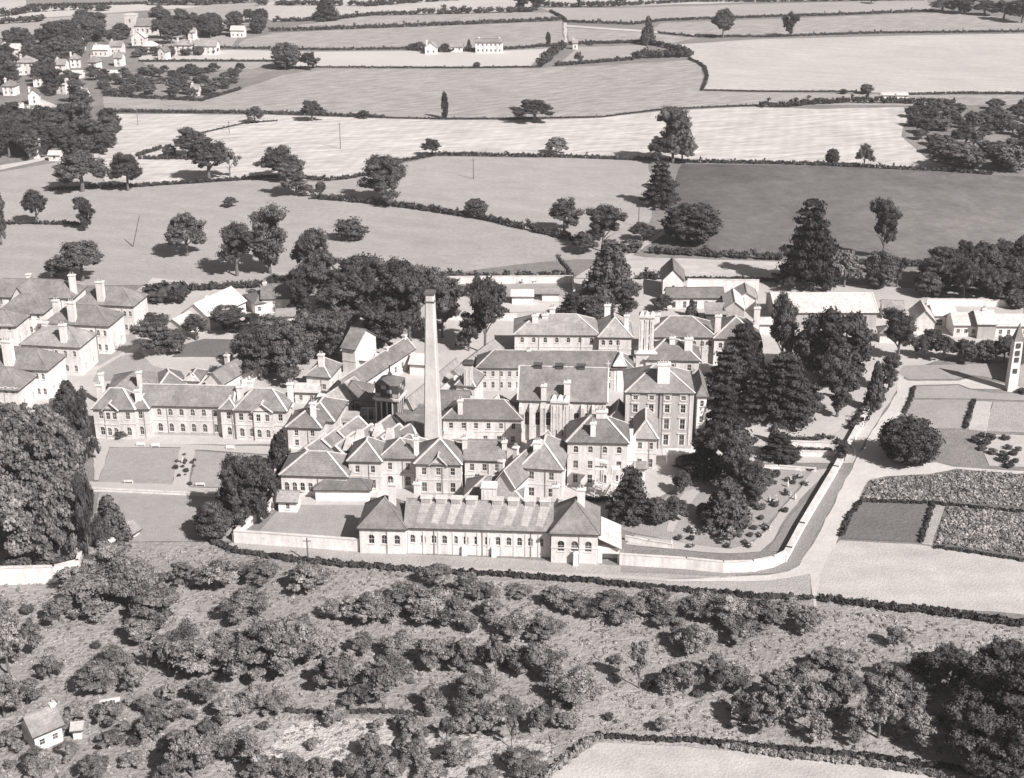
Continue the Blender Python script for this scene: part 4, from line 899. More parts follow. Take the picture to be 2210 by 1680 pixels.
# --- farm buildings upper right of the complex
b = Building('barn', 'gable-fronted white barn with chimney side in dark shade, upper middle right', 'barn')
b.block((1431, 605), 1476, 6.2, 12, 3.4, 'gabled', yaw=4, wm=M_white, front=[(3.2, 1.4, .8, 1, False)])
b = Building('stable_range', 'long low stable range with dark roof in front of the white barn', 'barn')
b.block((1441, 643), 1562, 3.4, 6.5, 2.0, 'gable', yaw=-1, wm=M_white, rm=M_tile, front=[(.2, 2.0, 1.0, 5, False)])
b = Building('cart_shed', 'pale-roofed gabled cart sheds right of the stable range', 'shed')
b.block((1566, 667), 1606, 4.2, 12, 2.2, 'gabled', yaw=5, wm=M_brick, rm=M_pale); b.block((1524, 678), 1568, 3.0, 6, 1.4, 'lean', yaw=4, wm=M_dark, rm=M_slate2)
b.block((1590, 644), 1632, 3.8, 9, 1.8, 'gabled', yaw=5, wm=M_white, rm=M_slate2)
b = Building('long_barn', 'very long barn with pale sheet roof behind the big round trees', 'barn')
b.block((1676, 675), 1893, 4.6, 17, 3.0, 'gable', yaw=0, wm=M_brick, rm=M_pale, front=[(.2, 3.2, 2.4, 4, False)], cap=.3)
b = Building('farm_house', 'white gable-fronted farm building on the right with side sheds', 'building')
b.block((1974, 692), 2018, 4.2, 9, 3.0, 'gabled', yaw=6, wm=M_white, rm=M_pale)
b.block((2016, 682), 2064, 3.2, 8, 1.8, 'gable', yaw=1, wm=M_white, rm=M_pale, front=[(.2, 1.9, 2, 2, False)])
b = Building('cottage_row', 'low row of white cottages at the right edge behind the garden trees', 'house')
b.block((2060, 702), 2112, 3.4, 8, 2.2, 'gable', yaw=1, wm=M_white, rm=M_pale, front=[(1, 1.2, .9, 3, False)]); b.block((2112, 700), 2150, 4.4, 9, 2.4, 'gable', yaw=1, wm=M_brick, rm=M_pale, chim=[(.5, .5, 1, .8)])
b.block((2150, 704), 2260, 3.2, 8, 2.0, 'gable', yaw=1, wm=M_white, rm=M_pale, front=[(.8, 1.3, .9, 6, False)])
# --- church at the right edge
b = Building('church', 'small church with slender white turret and spire at the right edge', 'church')
b.block((2200, 790), 2330, 5.5, 14, 5.0, 'gabled', yaw=10, wm=M_brick, front=[(1.2, 3, 1, 3, True)])
p = W(2181, 842); o = p - b.o; m = MB(); m.frus(o.x, o.y, 0, 13.6, 1.2, 1.2, 1.05, 1.05); m.build('turret', M_white, b.root)
m = MB(); m.frus(o.x, o.y, 13.603, 18.0, 1.2, 1.2, .04, .04); m.build('spire', M_slate, b.root)
for z in (11.8, 9.8, 8.0, 5):
    m = MB(); m.box(o.x - .5, o.x + .5, o.y - 1.32, o.y - 1.1, z, z + 1.2); m.build('turret_window', M_dark, b.root)
# --- village and far farms
def cottage(lab, u0, v, u1, h=4.5, D=7, rise=2.6, rm=None, roof='gable', yaw=3, ch=1, nf=None, wm=None):
    b = Building('cottage', lab, 'house'); k = ppm(W(u0, v)); n = nf if nf is not None else max(1, int((u1 - u0) / k / 3))
    b.block((u0, v), u1, h, D, rise, roof, yaw=yaw, wm=wm or M_white, rm=rm or M_slate2, string=False, front=[(1.0, 1.3, 1.0, n, False)] + ([(h - 1.9, 1.2, .9, n, False)] if h > 4.6 else []), chim=[(.12 + .76 * i, .5, .9, .8) for i in range(ch)])
cottage('long white farmhouse with three chimneys alone among the upper fields', 1026, 92, 1084, 6.4, 8, 1.8, M_slate, ch=2, nf=6)
cottage('small white gabled cottage among bushes left of the long white farmhouse', 917, 103, 942, 4, 7, 3, roof='gabled')
cottage('low white outbuilding between the bushes beside the farmhouse', 972, 102, 998, 3, 6, 1.6, ch=0)
cottage('small white lodge on the lane junction in the upper fields', 1236, 93, 1247, 4, 4, 2, ch=1)
cottage('large white house with two wings below the dark trees at upper left', 376, 98, 412, 5.5, 9, 3, roof='hip', ch=2)
cottage('right half of the large white house, upper left', 420, 100, 466, 5, 9, 3, ch=1)
cottage('white cottage with steep pale gable under the church trees', 283, 82, 312, 5, 7, 4, roof='gabled', rm=M_pale)
cottage('small white shed-like cottage right of the steep pale gable', 310, 100, 336, 3.5, 6, 2.6, roof='hip', rm=M_pale, ch=0)
cottage('white cottage pair at the edge of the upper left wood', 235, 100, 262, 4.6, 7, 2.6)
cottage('low grey-white cottage left of the cottage pair, upper left', 200, 108, 232, 4, 7, 2.4, M_pale)
cottage('tall white villa among trees near the left edge, upper village', 36, 135, 70, 7, 8, 3, roof='hip')
cottage('white cottage roofs at the far left edge of the village', 2, 106, 40, 4.5, 7, 2.6, M_pale)
cottage('long white greenhouse-like shed in the village gardens', 203, 158, 262, 2.6, 5, 1.2, M_pale, ch=0)
cottage('short white shed left of the long garden shed', 150, 159, 176, 2.6, 5, 1.2, M_pale, ch=0)
cottage('white gabled cottage beside the diagonal lane at the left edge', 15, 245, 52, 5, 9, 3.4, M_pale, yaw=-20)
cottage('white cottage cluster end beside the lane, left edge', 52, 250, 90, 4.5, 8, 3, M_pale, roof='gabled')
cottage('white farm shed left of the lane cottages', -20, 250, 10, 4.5, 8, 2.6, M_pale)
cottage('long low white roof below the lane cottages', 100, 268, 150, 3, 7, 2, M_pale, ch=0)
cottage('small white hut by the lane above the left pasture', 104, 335, 128, 2.6, 4, 1.4, M_pale, ch=0)
cottage('small white building among trees behind the upper left hedge', 497, 66, 526, 4.5, 7, 2.4, M_pale, ch=0)
cottage('little white house in the trees above the large white house', 405, 70, 420, 5, 6, 2.4)
for i_, (q0, qv, q1) in enumerate(((88, 118, 108), (118, 140, 140), (8, 146, 28), (70, 168, 92), (150, 128, 172), (4, 186, 30), (120, 182, 140), (170, 205, 186), (60, 206, 84), (160, 92, 176), (190, 134, 206), (14, 280, 38), (60, 318, 84), (245, 125, 262), (340, 112, 356))):
    nb = ['leaning trees at', 'garden trees near', 'thick trees beside'][i_ % 3]; pl = ['the church side', 'the village slope', 'the left edge', 'the lane bend', 'the village middle', 'the far left edge', 'the lane trees', 'the diagonal lane end', 'the upper lane', 'the top wood', 'the long garden shed', 'the lower left wood', 'the pasture hedge', 'the cottage pair', 'the large white house'][i_]
    cottage('small white house half hidden by ' + nb + ' ' + pl, q0, qv, q1, 5, 6.5, 2.6, [M_pale, M_slate2, M_slate][i_ % 3], ['gable', 'gabled', 'hip'][(i_ // 2) % 3], yaw=[-12, 4, 15, 0][i_ % 4])
cottage('little white house in the garden scrub of the village', 411, 193, 428, 3.5, 5, 2)
cottage('low white hut at the pale enclosure in the right upper fields', 1905, 206, 1960, 1.6, 4, .6, M_pale, ch=0, nf=1)
b = Building('village_church', 'pale square church tower and nave among trees at upper left', 'church')
b.block((267, 34), 290, 12.5, 8, 1, 'flat', yaw=3, wm=M_wall, string=False, front=[(8, 2.4, 1.2, 1, True), (3, 2, 1.2, 1, True)]); b.block((291, 56), 333, 6, 9, 4.5, 'gable', yaw=3, wm=M_wall, front=[(1.5, 2.6, 1.1, 4, True)])
# --- bottom left cottage
b = Building('orchard_cottage', 'white cottage with grey pitched roof among the orchard trees, bottom left', 'house')
b.block((73, 1588), 132, 3.2, 4.6, 2.2, 'gable', v1=1563, wm=M_white, rm=M_slate2, front=[(.9, 1.1, .9, 2, False)], right=[(1, 1, .7, 1, False)], chim=[(.98, .5, .7, .7, .6, 1)])
b = Building('privy', 'tiny white outhouse right of the orchard cottage', 'shed'); b.block((156, 1577), 174, 1.8, 1.6, .4, 'lean', yaw=-10, wm=M_white, rm=M_pale)
b = Building('lean_shed', 'broken white lean-to shed behind the orchard cottage', 'shed'); b.block((222, 1528), 255, 1.3, 1.6, .7, 'gable', v1=1522, wm=M_white, rm=M_pale)
b = Building('lawn_hut', 'pale ruined-looking hut at the bottom left corner of the lower lawn', 'shed'); b.block((218, 1166), 240, 2.0, 2, .8, 'gabled', yaw=20, wm=M_white, rm=M_pale); b.block((246, 1150), 276, 1.2, 3.5, 1.6, 'gabled', yaw=25, wm=M_wall, rm=M_slate2)
# ------------------------------------------------------------------ free-standing walls
def wall(pts, h, th, label, mat=None, cope=True):
    P = [W(u, v) for u, v in pts]; o = P[0]; r = empty('boundary_wall', o); tag(r, label, 'wall')
    m = MB(); c = MB()
    for a, b in zip(P, P[1:]):
        d = (b - a); n = Vector((-d.y, d.x, 0)).normalized() * th / 2; e = d.normalized() * th * .3; q = [a - n - e - o, b - n + e - o, b + n + e - o, a + n - e - o]
        m.hexa([(x.x, x.y, 0) for x in q] + [(x.x, x.y, h) for x in q])
        n2 = n * 1.35; q = [a - n2 - e - o, b - n2 + e - o, b + n2 + e - o, a + n2 - e - o]; c.hexa([(x.x, x.y, h + .003) for x in q] + [(x.x, x.y, h + .18) for x in q])
    m.build('wall', mat or M_white, r)
    if cope: c.build('coping', M_trim, r)
wall([(1338, 1219), (1480, 1228), (1560, 1236), (1624, 1234), (1668, 1225), (1692, 1213)], 2.3, .4, 'long white perimeter wall curving round the garden beside the road')
wall([(1692, 1213), (1702, 1196), (1730, 1143), (1803, 1020), (1868, 900), (1878, 876)], 1.4, .9, 'straight white perimeter wall rising beside the drive to the dark cypress')
wall([(508, 1171), (775, 1190)], 2.6, .5, 'white perimeter wall left of the arched building')
wall([(505, 1170), (520, 1150), (580, 1105), (600, 1080)], 1.8, .4, 'side wall of the small airing court by the leafy trees')
wall([(-200, 1275), (0, 1262), (120, 1259), (172, 1246)], 3.6, .6, 'tall white wall under the big pale trees at the left edge')
wall([(172, 1246), (178, 1225)], 3.6, .6, 'short return of the tall white left-edge wall')
wall([(1484, 626), (1636, 628)], 3.4, .5, 'long pale yard wall beside the white barn')
wall([(940, 614), (1235, 612)], 2.4, .5, 'far pale wall of the kitchen garden behind the complex')
wall([(960, 690), (1115, 692)], 2, .4, 'near pale wall of the kitchen garden'); wall([(1235, 612), (1240, 640), (1215, 690)], 2, .4, 'side wall of the kitchen garden by the cedar')
wall([(2000, 660), (2085, 660), (2210, 664)], 2, .4, 'white wall in front of the right-hand woods')
wall([(2015, 203), (1900, 205)], 1.2, .4, 'low white wall at the far right field edge')
wall([(1690, 962), (1788, 966)], 1.2, .4, 'upper low terrace wall in the right garden'); wall([(1715, 984), (1800, 986)], 1.2, .4, 'lower low terrace wall in the right garden')
wall([(200, 1060), (480, 1073)], .6, .4, 'low pale kerb wall between upper and lower left lawns')
wall([(1560, 1012), (1680, 1012), (1760, 1018)], .7, .4, 'low pale wall across the garden below the cedars')
wall([(1350, 1166), (1400, 1176), (1450, 1184)], .9, .3, 'short low garden wall beside the annex')
wall([(590, 1100), (600, 960), (618, 960)], 1.6, .3, 'wall beside the conical tree at the ward corner')
# ------------------------------------------------------------------ hedges and field boundaries
H = hedge
H([(676, 430), (800, 440), (900, 453), (1030, 472), (1240, 521)], 2.6, 2.6, 'dark straight hedge running diagonally across the pasture above the complex')
H([(100, 413), (210, 408), (300, 404), (420, 396), (545, 388), (620, 384), (700, 391), (745, 388), (805, 377), (872, 350), (940, 336), (1010, 337)], 1.8, 2.0, 'winding hedge between pale stubble and the left pasture', cards=8)
H([(1010, 337), (1200, 340), (1400, 347), (1500, 352), (1640, 354), (1780, 358), (1900, 364), (2050, 371), (2140, 378)], 1.8, 2.0, 'hedge below the pale streaked stubble field, right part', cards=8)
H([(225, 243), (330, 244), (560, 246), (680, 250), (830, 256)], 2.6, 2.8, 'dark hedge along the upper edge of the streaked stubble', cards=8)
H([(830, 256), (960, 258), (1100, 258), (1300, 254), (1425, 238), (1550, 232), (1640, 229)], 1.2, 1.4, 'thin field boundary curving up to the right above the stubble', cards=6)
H([(1640, 232), (1700, 232), (1760, 226), (1830, 222), (1960, 224), (2060, 226)], 4.2, 5, 'thick bushy hedge at upper right beside the scrub', cards=12)
H([(1486, 128), (1505, 136), (1520, 146), (1526, 165), (1522, 182), (1514, 196)], 1.8, 2.4, 'short curved hedge round the corner of the big pale field', cards=8)
H([(1514, 196), (1640, 199), (1850, 199)], 1.2, 1.4, 'thin hedge under the big pale field', cards=6)
H([(1960, 206), (2080, 203), (2250, 204)], 2, 2.4, 'hedge at the right end under the big pale field', cards=6)
H([(1228, 97), (1300, 95), (1400, 92)], 3, 4, 'bushy hedge right of the lane in the upper fields')
H([(1398, 95), (1450, 106), (1492, 122)], 4.5, 6, 'thick bushy hedge sloping down to the pale field corner')
H([(1200, 143), (1290, 136), (1370, 130)], 3, 4, 'dark hedge between small pale field and the upper slope')
H([(1370, 128), (1420, 124), (1492, 124)], 7, 10, 'broad bank of bushes at the corner of the pale field')
H([(1168, 144), (1190, 122), (1218, 102)], 6, 8, 'thick hedge climbing to the lane junction')
H([(600, 148), (680, 147), (1000, 148), (1170, 146)], 1.6, 2, 'thin dark hedge under the white upper field', cards=6)
H([(275, 105), (480, 105), (700, 109), (880, 107)], 2.4, 3, 'dark hedge under the left upper meadow', cards=6)
H([(880, 109), (960, 113), (1080, 108), (1220, 99)], 3, 4, 'hedge along the farmhouse lane', cards=8)
H([(582, 69), (700, 65), (900, 58), (1210, 45)], 4, 4.5, 'heavy dark hedge crossing the upper middle fields', cards=8)
H([(430, 133), (300, 134)], 2, 2.4, 'thin hedge below the white strip at upper left', cards=6); H([(430, 133), (592, 134)], 2, 2.4, 'thin hedge left of the upper field oak', cards=6)
H([(590, 48), (660, 46), (730, 42), (800, 34), (900, 32)], 4, 6, 'bushy hedgerow in the top middle fields'); H([(900, 32), (1000, 30), (1160, 26)], 6, 8, 'taller bushy hedgerow near the top middle', gap=.15)
H([(556, 12), (700, 12), (800, 14), (900, 6), (1000, 0)], 6, 8, 'bushy hedgerow at the very top of the picture, left part', gap=.25)
H([(1170, 16), (1290, 16), (1340, 14)], 6, 7, 'bushy hedge top centre right', gap=.1); H([(1345, 13), (1500, 4), (1640, 5), (1800, 3), (2000, 1)], 4, 5, 'hedge at the very top right', gap=.1)
H([(1225, 49), (1364, 54), (1427, 46), (1654, 38), (1800, 34), (2015, 25)], 3, 3.6, 'dark hedge between the two upper right meadows', cards=8)
H([(1421, 73), (1502, 81), (1660, 81), (1880, 73), (2210, 70), (2300, 70)], 2.4, 2.8, 'dark hedge above the big pale field', cards=8)
H([(1188, 26), (1215, 40), (1222, 48)], 2.5, 3, 'short hedge down to the lane bend')
H([(0, 38), (70, 27), (150, 22), (240, 24)], 7, 9, 'clumpy hedgerow in the top left corner', gap=.2); H([(0, 53), (80, 48), (95, 45)], 6, 8, 'short clumpy hedgerow at the upper left edge')
H([(325, 12), (430, 12), (560, 5)], 8, 10, 'belt of bushes at top left centre')
H([(58, 15), (200, 12), (320, 9)], 3, 3, 'straight hedge at top left')
H([(1405, 547), (1500, 553), (1690, 562)], 2.6, 3, 'bushy hedge under the dark crop field', gap=.1); H([(1850, 570), (1930, 574), (2010, 576)], 2.6, 3, 'hedge right of the tall thin tree')
H([(225, 208), (330, 214), (435, 219), (500, 200), (520, 194)], 2.5, 3, 'hedge round the village garden scrub')
H([(296, 339), (350, 322)], 2, 2, 'short hedge left of the round bush on the stubble'); H([(300, 344), (460, 345)], 2, 2.4, 'dark hedge line below the three stubble trees', cards=8)
H([(430, 290), (530, 267), (600, 262)], 1, 1.2, 'thin line of growth across the stubble upper left', cards=5)
H([(0, 486), (60, 484), (190, 488)], 1.6, 1.6, 'low hedge between the two left pasture trees', cards=6)
H([(320, 628), (450, 627), (640, 617)], 2.5, 2.5, 'dark hedge along the foot of the left pasture'); H([(320, 650), (395, 648)], 6, 8, 'dark shrub bank right of the rear villa')
H([(940, 606), (1100, 606), (1240, 604)], 3, 3, 'hedge behind the kitchen garden', gap=.2)
H([(1380, 602), (1430, 604)], 3, 3, 'dark hedge left of the white barn'); H([(1480, 606), (1640, 608), (1680, 612)], 1.5, 1.5, 'low hedge behind the pale yard wall')
H([(462, 1172), (490, 1186), (520, 1194), (580, 1204), (650, 1214), (780, 1226), (930, 1236)], 1.5, 2.0, 'dark boundary hedge above the orchard, left part', cards=22)
H([(930, 1236), (1080, 1244), (1290, 1259), (1430, 1274), (1600, 1289), (1748, 1296)], 1.4, 1.8, 'dark boundary hedge above the orchard, right part', cards=22)
H([(1768, 1296), (1900, 1314), (2050, 1330), (2210, 1352), (2300, 1364)], 2.0, 2.6, 'thick dark hedge under the pale field at lower right', cards=22)
H([(1160, 1700), (1215, 1650), (1275, 1602), (1300, 1594)], 1.4, 2.2, 'bramble hedge curving round the bottom pale field, left part', cards=22, mat=M_leafo)
H([(1300, 1592), (1400, 1598), (1480, 1600), (1620, 1612), (1740, 1622)], 1.0, 1.4, 'dark ragged hedge along the bottom pale field', cards=22)
H([(1560, 1614), (1700, 1634), (1850, 1648), (2000, 1672), (2120, 1700)], 1.2, 1.8, 'lower ragged hedge at the bottom right pale field', cards=22, mat=M_leafo)
H([(1740, 1622), (1900, 1640), (2050, 1660), (2210, 1700)], 1.2, 1.6, 'dark hedge foot under the big bottom right trees', cards=22)
H([(560, 1534), (700, 1540), (830, 1538), (930, 1548)], .9, 1.3, 'low dark hedge line across the bottom left orchard', cards=18)
H([(1814, 1160), (1830, 1120), (1858, 1083)], .8, 1.0, 'clipped edge hedge left of the dark plot'); H([(1988, 1172), (2014, 1088)], .8, .9, 'clipped edge hedge right of the dark plot'); H([(2082, 926), (2102, 866)], .8, 1, 'clipped hedge right of the square lawn'); H([(1952, 893), (1966, 862), (1972, 838)], .8, 1, 'clipped hedge left of the square lawn')
H([(2016, 1183), (2110, 1196), (2210, 1212)], .8, 1, 'ragged edge of the vegetable plot above the pale field'); H([(1860, 1083), (2013, 1088), (2210, 1108)], .7, .9, 'low edging between the vegetable plots')
H([(1700, 955), (1790, 948), (1815, 960)], 1.5, 2.5, 'shrubs beside the upper terrace wall', gap=.2, name='shrubbery', cat='shrubs'); H([(1695, 975), (1800, 978)], 1.2, 1.6, 'shrubs between the two terrace walls', gap=.2, name='shrubbery', cat='shrubs')
H([(1846, 930), (1870, 895), (1900, 850)], 2.4, 3.6, 'shrub strip between drive and perimeter wall', gap=.15, name='shrubbery', cat='shrubs')
H([(1255, 1088), (1290, 1082), (1320, 1086)], 1.4, 2, 'shrubs at the foot of the outside stair', name='shrubbery', cat='shrubs')

# ------------------------------------------------------------------ single trees: kind, u, v(foot), width, height
T_ = [
('oak', 178, 414, 106, 94), ('oak', 277, 412, 76, 84), ('oak', 412, 341, 78, 66), ('round', 366, 340, 28, 28), ('oak', 452, 390, 100, 96), ('sparse', 497, 386, 46, 70), ('oak', 605, 390, 98, 80), ('elm', 640, 427, 80, 76), ('round', 692, 416, 24, 24),
('elm', 832, 443, 106, 102), ('oak', 497, 447, 36, 24), ('oak', 80, 484, 56, 78), ('elm', 185, 500, 52, 70), ('elm', 4, 532, 44, 106), ('oak', 404, 553, 92, 100), ('elm', 583, 597, 108, 146), ('elm', 512, 602, 96, 110), ('oak', 178, 607, 112, 96), ('oak', 126, 604, 62, 52),
('bush', 760, 522, 78, 56), ('round', 1027, 471, 48, 42), ('oak', 1218, 500, 74, 76), ('elm', 1300, 548, 92, 96), ('oak', 1262, 548, 60, 50), ('cedar', 1424, 448, 80, 98), ('elm', 1452, 356, 92, 120), ('pale', 1472, 354, 60, 86), ('oak', 1420, 352, 50, 60), ('round', 1492, 530, 124, 90),
('oak', 1153, 264, 86, 54), ('oak', 933, 337, 42, 40), ('pale', 1201, 334, 46, 42), ('oak', 550, 266, 42, 38), ('oak', 674, 262, 52, 46), ('bush', 785, 257, 30, 20), ('column', 960, 256, 15, 54), ('round', 1795, 358, 30, 36), ('oak', 1865, 362, 40, 52), ('sparse', 1115, 256, 24, 14), ('bush', 1868, 204, 38, 24), ('bush', 1820, 204, 20, 12),
('cedar', 1742, 628, 130, 190), ('pale', 1822, 624, 66, 94), ('elm', 1905, 566, 62, 124), ('round', 1896, 626, 72, 84), ('elm', 1935, 622, 40, 60),
('bush', 2066, 370, 128, 66), ('bush', 2172, 372, 90, 66), ('oak', 1560, 82, 52, 64), ('cone', 1398, 97, 36, 58), ('elm', 1705, 80, 38, 50), ('round', 618, 151, 62, 58), ('oak', 666, 150, 42, 38), ('cone', 705, 44, 62, 46), ('column', 1183, 97, 11, 26), ('bush', 1029, 146, 20, 12), ('oak', 905, 108, 28, 18), ('round', 890, 108, 20, 14), ('cone', 1012, 104, 12, 18), ('bush', 1055, 107, 24, 12), ('bush', 960, 108, 28, 14), ('oak', 1248, 138, 20, 26), ('cone', 1275, 98, 14, 12),
('oak', 1340, 11, 30, 22), ('elm', 1155, 24, 50, 36), ('elm', 1125, 26, 40, 30), ('oak', 1880, 8, 30, 18),
('oak', 2034, 26, 66, 30), ('elm', 2080, 32, 70, 40), ('oak', 2125, 33, 60, 32), ('oak', 2166, 44, 60, 42), ('elm', 2205, 52, 60, 50),
('cone', 1315, 645, 122, 128), ('cedar', 1235, 690, 62, 58), ('oak', 1290, 694, 84, 64), ('elm', 1352, 696, 72, 80), ('cone', 1492, 684, 30, 38), ('oak', 1432, 672, 46, 40),
('oak', 1385, 520, 60, 44), ('bush', 1360, 545, 60, 30),
('elm', 1048, 770, 92, 158), ('elm', 1012, 762, 60, 84), ('oak', 1005, 640, 34, 26), ('bush', 975, 612, 60, 14), ('cone', 1030, 622, 30, 30), ('bush', 1120, 612, 26, 16), ('bush', 1150, 612, 20, 14), ('oak', 1072, 648, 30, 26), ('bush', 1080, 690, 40, 30),
('elm', 345, 775, 106, 90), ('round', 378, 752, 54, 40), ('oak', 424, 735, 56, 62), ('elm', 498, 724, 100, 62), ('oak', 548, 720, 60, 50), ('oak', 388, 655, 60, 42), ('bush', 340, 656, 46, 24), ('oak', 590, 655, 50, 40), ('bush', 545, 648, 40, 24), ('bush', 612, 622, 40, 20), ('oak', 320, 700, 50, 30), ('bush', 293, 722, 24, 16),
('cone', 148, 884, 66, 66), ('elm', 188, 1000, 60, 150), ('cone', 150, 930, 50, 70), ('column', 46, 880, 26, 44),
('pale', 50, 1010, 120, 140), ('pale', 130, 1045, 120, 170), ('pale', 20, 1110, 130, 190), ('pale', 105, 1150, 150, 220), ('pale', 30, 1222, 150, 200), ('pale', 130, 1226, 110, 190), ('elm', 196, 1232, 50, 190), ('oak', 0, 1010, 90, 110), ('pale', 85, 1228, 110, 140), ('pale', 155, 1120, 90, 180), ('pale', 0, 1180, 110, 180), ('bush', 40, 1238, 70, 40), ('bush', 110, 1236, 70, 40), ('bush', 155, 1234, 50, 36), ('pale', 100, 960, 80, 90),
('cone', 242, 1172, 86, 108), ('oak', 225, 1180, 60, 70),
('elm', 560, 1135, 100, 140), ('elm', 520, 1140, 90, 150), ('oak', 560, 1085, 90, 100), ('cone', 606, 1018, 62, 88), ('round', 462, 1170, 84, 84), ('oak', 498, 1120, 60, 50),
('cedar', 1595, 830, 90, 125), ('column', 1606, 800, 30, 92), ('cone', 1638, 800, 24, 62), ('elm', 1686, 812, 78, 158), ('round', 1795, 838, 158, 168), ('elm', 1806, 908, 96, 142), ('elm', 1938, 784, 88, 104), ('cone', 1885, 886, 42, 104), ('elm', 1917, 846, 54, 76), ('cedar', 1568, 880, 110, 130), ('cedar', 1560, 965, 110, 130), ('cedar', 1690, 915, 140, 150), ('cedar', 1640, 905, 100, 110), ('elm', 1745, 905, 80, 80), ('elm', 1578, 1072, 130, 140), ('cedar', 1520, 1040, 90, 110), ('oak', 1620, 1085, 80, 100), ('cone', 1566, 1134, 122, 108), ('round', 1520, 1122, 40, 36), ('cone', 1620, 1088, 44, 66), ('cedar', 1358, 1130, 98, 118), ('round', 1416, 1134, 62, 58), ('oak', 1455, 1126, 60, 58), ('oak', 1470, 1066, 50, 52), ('oak', 1650, 1060, 50, 56), ('cone', 1670, 955, 26, 44), ('cedar', 1684, 996, 84, 60), ('oak', 1822, 996, 46, 48), ('sparse', 1576, 1176, 42, 44), ('oak', 1480, 1020, 66, 44), ('bush', 1640, 1102, 26, 16), ('bush', 1675, 1030, 24, 16), ('bush', 1592, 1110, 40, 30), ('bush', 1745, 962, 26, 18),
('round', 1958, 1008, 128, 106), ('bush', 1968, 1004, 100, 60),
('oak', 1992, 772, 50, 50), ('oak', 2035, 778, 62, 60), ('oak', 2080, 782, 60, 56), ('round', 2125, 784, 56, 50), ('oak', 2165, 784, 60, 66), ('oak', 2010, 745, 50, 40), ('bush', 2206, 852, 26, 16),
('oak', 262, 947, 30, 22),
]
for k, u, v, w, h in T_: tree(k, u, v, w, h)
# dark wood left of centre
for k, u, v, w, h in (('elm', 675, 640, 90, 140), ('elm', 655, 690, 80, 110), ('elm', 705, 690, 110, 130), ('elm', 765, 690, 130, 130), ('elm', 735, 735, 120, 120), ('elm', 810, 735, 140, 160), ('elm', 850, 700, 120, 130), ('elm', 885, 745, 120, 150), ('elm', 905, 695, 100, 110), ('elm', 955, 735, 90, 130), ('elm', 830, 760, 110, 110), ('elm', 790, 640, 80, 70), ('elm', 860, 640, 80, 70), ('elm', 700, 600, 60, 60), ('oak', 920, 650, 80, 70),
    ('elm', 565, 830, 110, 120), ('elm', 625, 830, 110, 130), ('elm', 600, 775, 110, 90), ('elm', 665, 795, 110, 120), ('elm', 690, 760, 90, 90), ('elm', 725, 790, 80, 110), ('elm', 555, 770, 70, 70), ('pale', 715, 775, 60, 70), ('elm', 530, 800, 60, 80)):
    tree(k, u, v, w, h, group='trees of the dark wood behind the complex')
# orchard
ORCH = [(240, 1240, 90, 76), (205, 1325, 140, 90), (280, 1315, 130, 110), (330, 1360, 110, 96), (255, 1290, 120, 90), (300, 1400, 80, 70), (360, 1320, 60, 60), (397, 1270, 62, 66), (467, 1285, 92, 76), (567, 1270, 84, 66), (520, 1250, 50, 40), (667, 1288, 100, 82), (530, 1348, 96, 84), (20, 1470, 90, 130), (10, 1560, 100, 120), (60, 1530, 80, 70), (207, 1505, 104, 74), (287, 1502, 50, 74), (417, 1472, 130, 92), (480, 1440, 90, 90), (400, 1420, 80, 70), (533, 1480, 120, 110), (610, 1470, 130, 130), (660, 1440, 90, 110), (600, 1545, 70, 52), (493, 1562, 80, 62), (545, 1540, 60, 66), (367, 1515, 50, 42), (333, 1608, 70, 72), (417, 1690, 100, 130), (380, 1640, 80, 60), (80, 1672, 70, 62), (30, 1620, 60, 50), (150, 1640, 60, 40), (170, 1560, 50, 40), (633, 1690, 80, 62), (677, 1620, 40, 30), (727, 1500, 100, 96), (390, 1560, 60, 50), (240, 1620, 60, 50), (290, 1660, 50, 40), (450, 1610, 60, 60), (110, 1470, 50, 60),
 (716, 1340, 50, 50), (804, 1358, 104, 86), (850, 1330, 70, 60), (924, 1348, 118, 84), (937, 1268, 70, 56), (1010, 1302, 84, 72), (1050, 1300, 50, 50), (985, 1362, 90, 76), (1124, 1290, 60, 26), (1204, 1318, 82, 58), (1320, 1338, 104, 66), (1414, 1337, 92, 78), (1110, 1388, 80, 62), (1175, 1390, 90, 66), (940, 1450, 90, 80), (1000, 1455, 80, 90), (830, 1516, 112, 106), (780, 1420, 60, 60), (860, 1430, 80, 60), (1167, 1476, 106, 90), (1024, 1532, 104, 84), (1240, 1532, 106, 76), (1100, 1575, 84, 76), (1170, 1585, 70, 70), (1220, 1580, 60, 50), (864, 1576, 40, 36), (804, 1645, 70, 66), (760, 1690, 70, 66), (990, 1655, 84, 60), (1130, 1675, 96, 56), (897, 1665, 60, 74), (840, 1695, 90, 60), (930, 1700, 80, 50), (1050, 1690, 60, 40),
 (1508, 1342, 90, 70), (1580, 1360, 100, 76), (1640, 1370, 108, 84), (1700, 1350, 70, 56), (1738, 1376, 70, 74), (1496, 1422, 72, 78), (1470, 1400, 60, 50), (1470, 1503, 90, 84), (1583, 1510, 96, 80), (1930, 1400, 44, 54), (1806, 1452, 90, 58), (1904, 1464, 38, 42), (1640, 1590, 100, 108), (1700, 1580, 100, 120), (1750, 1590, 110, 120), (1800, 1540, 80, 90), (1850, 1600, 80, 80), (1895, 1605, 96, 120), (1880, 1500, 60, 50), (1424, 1582, 36, 34), (1400, 1230, 1, 1)]
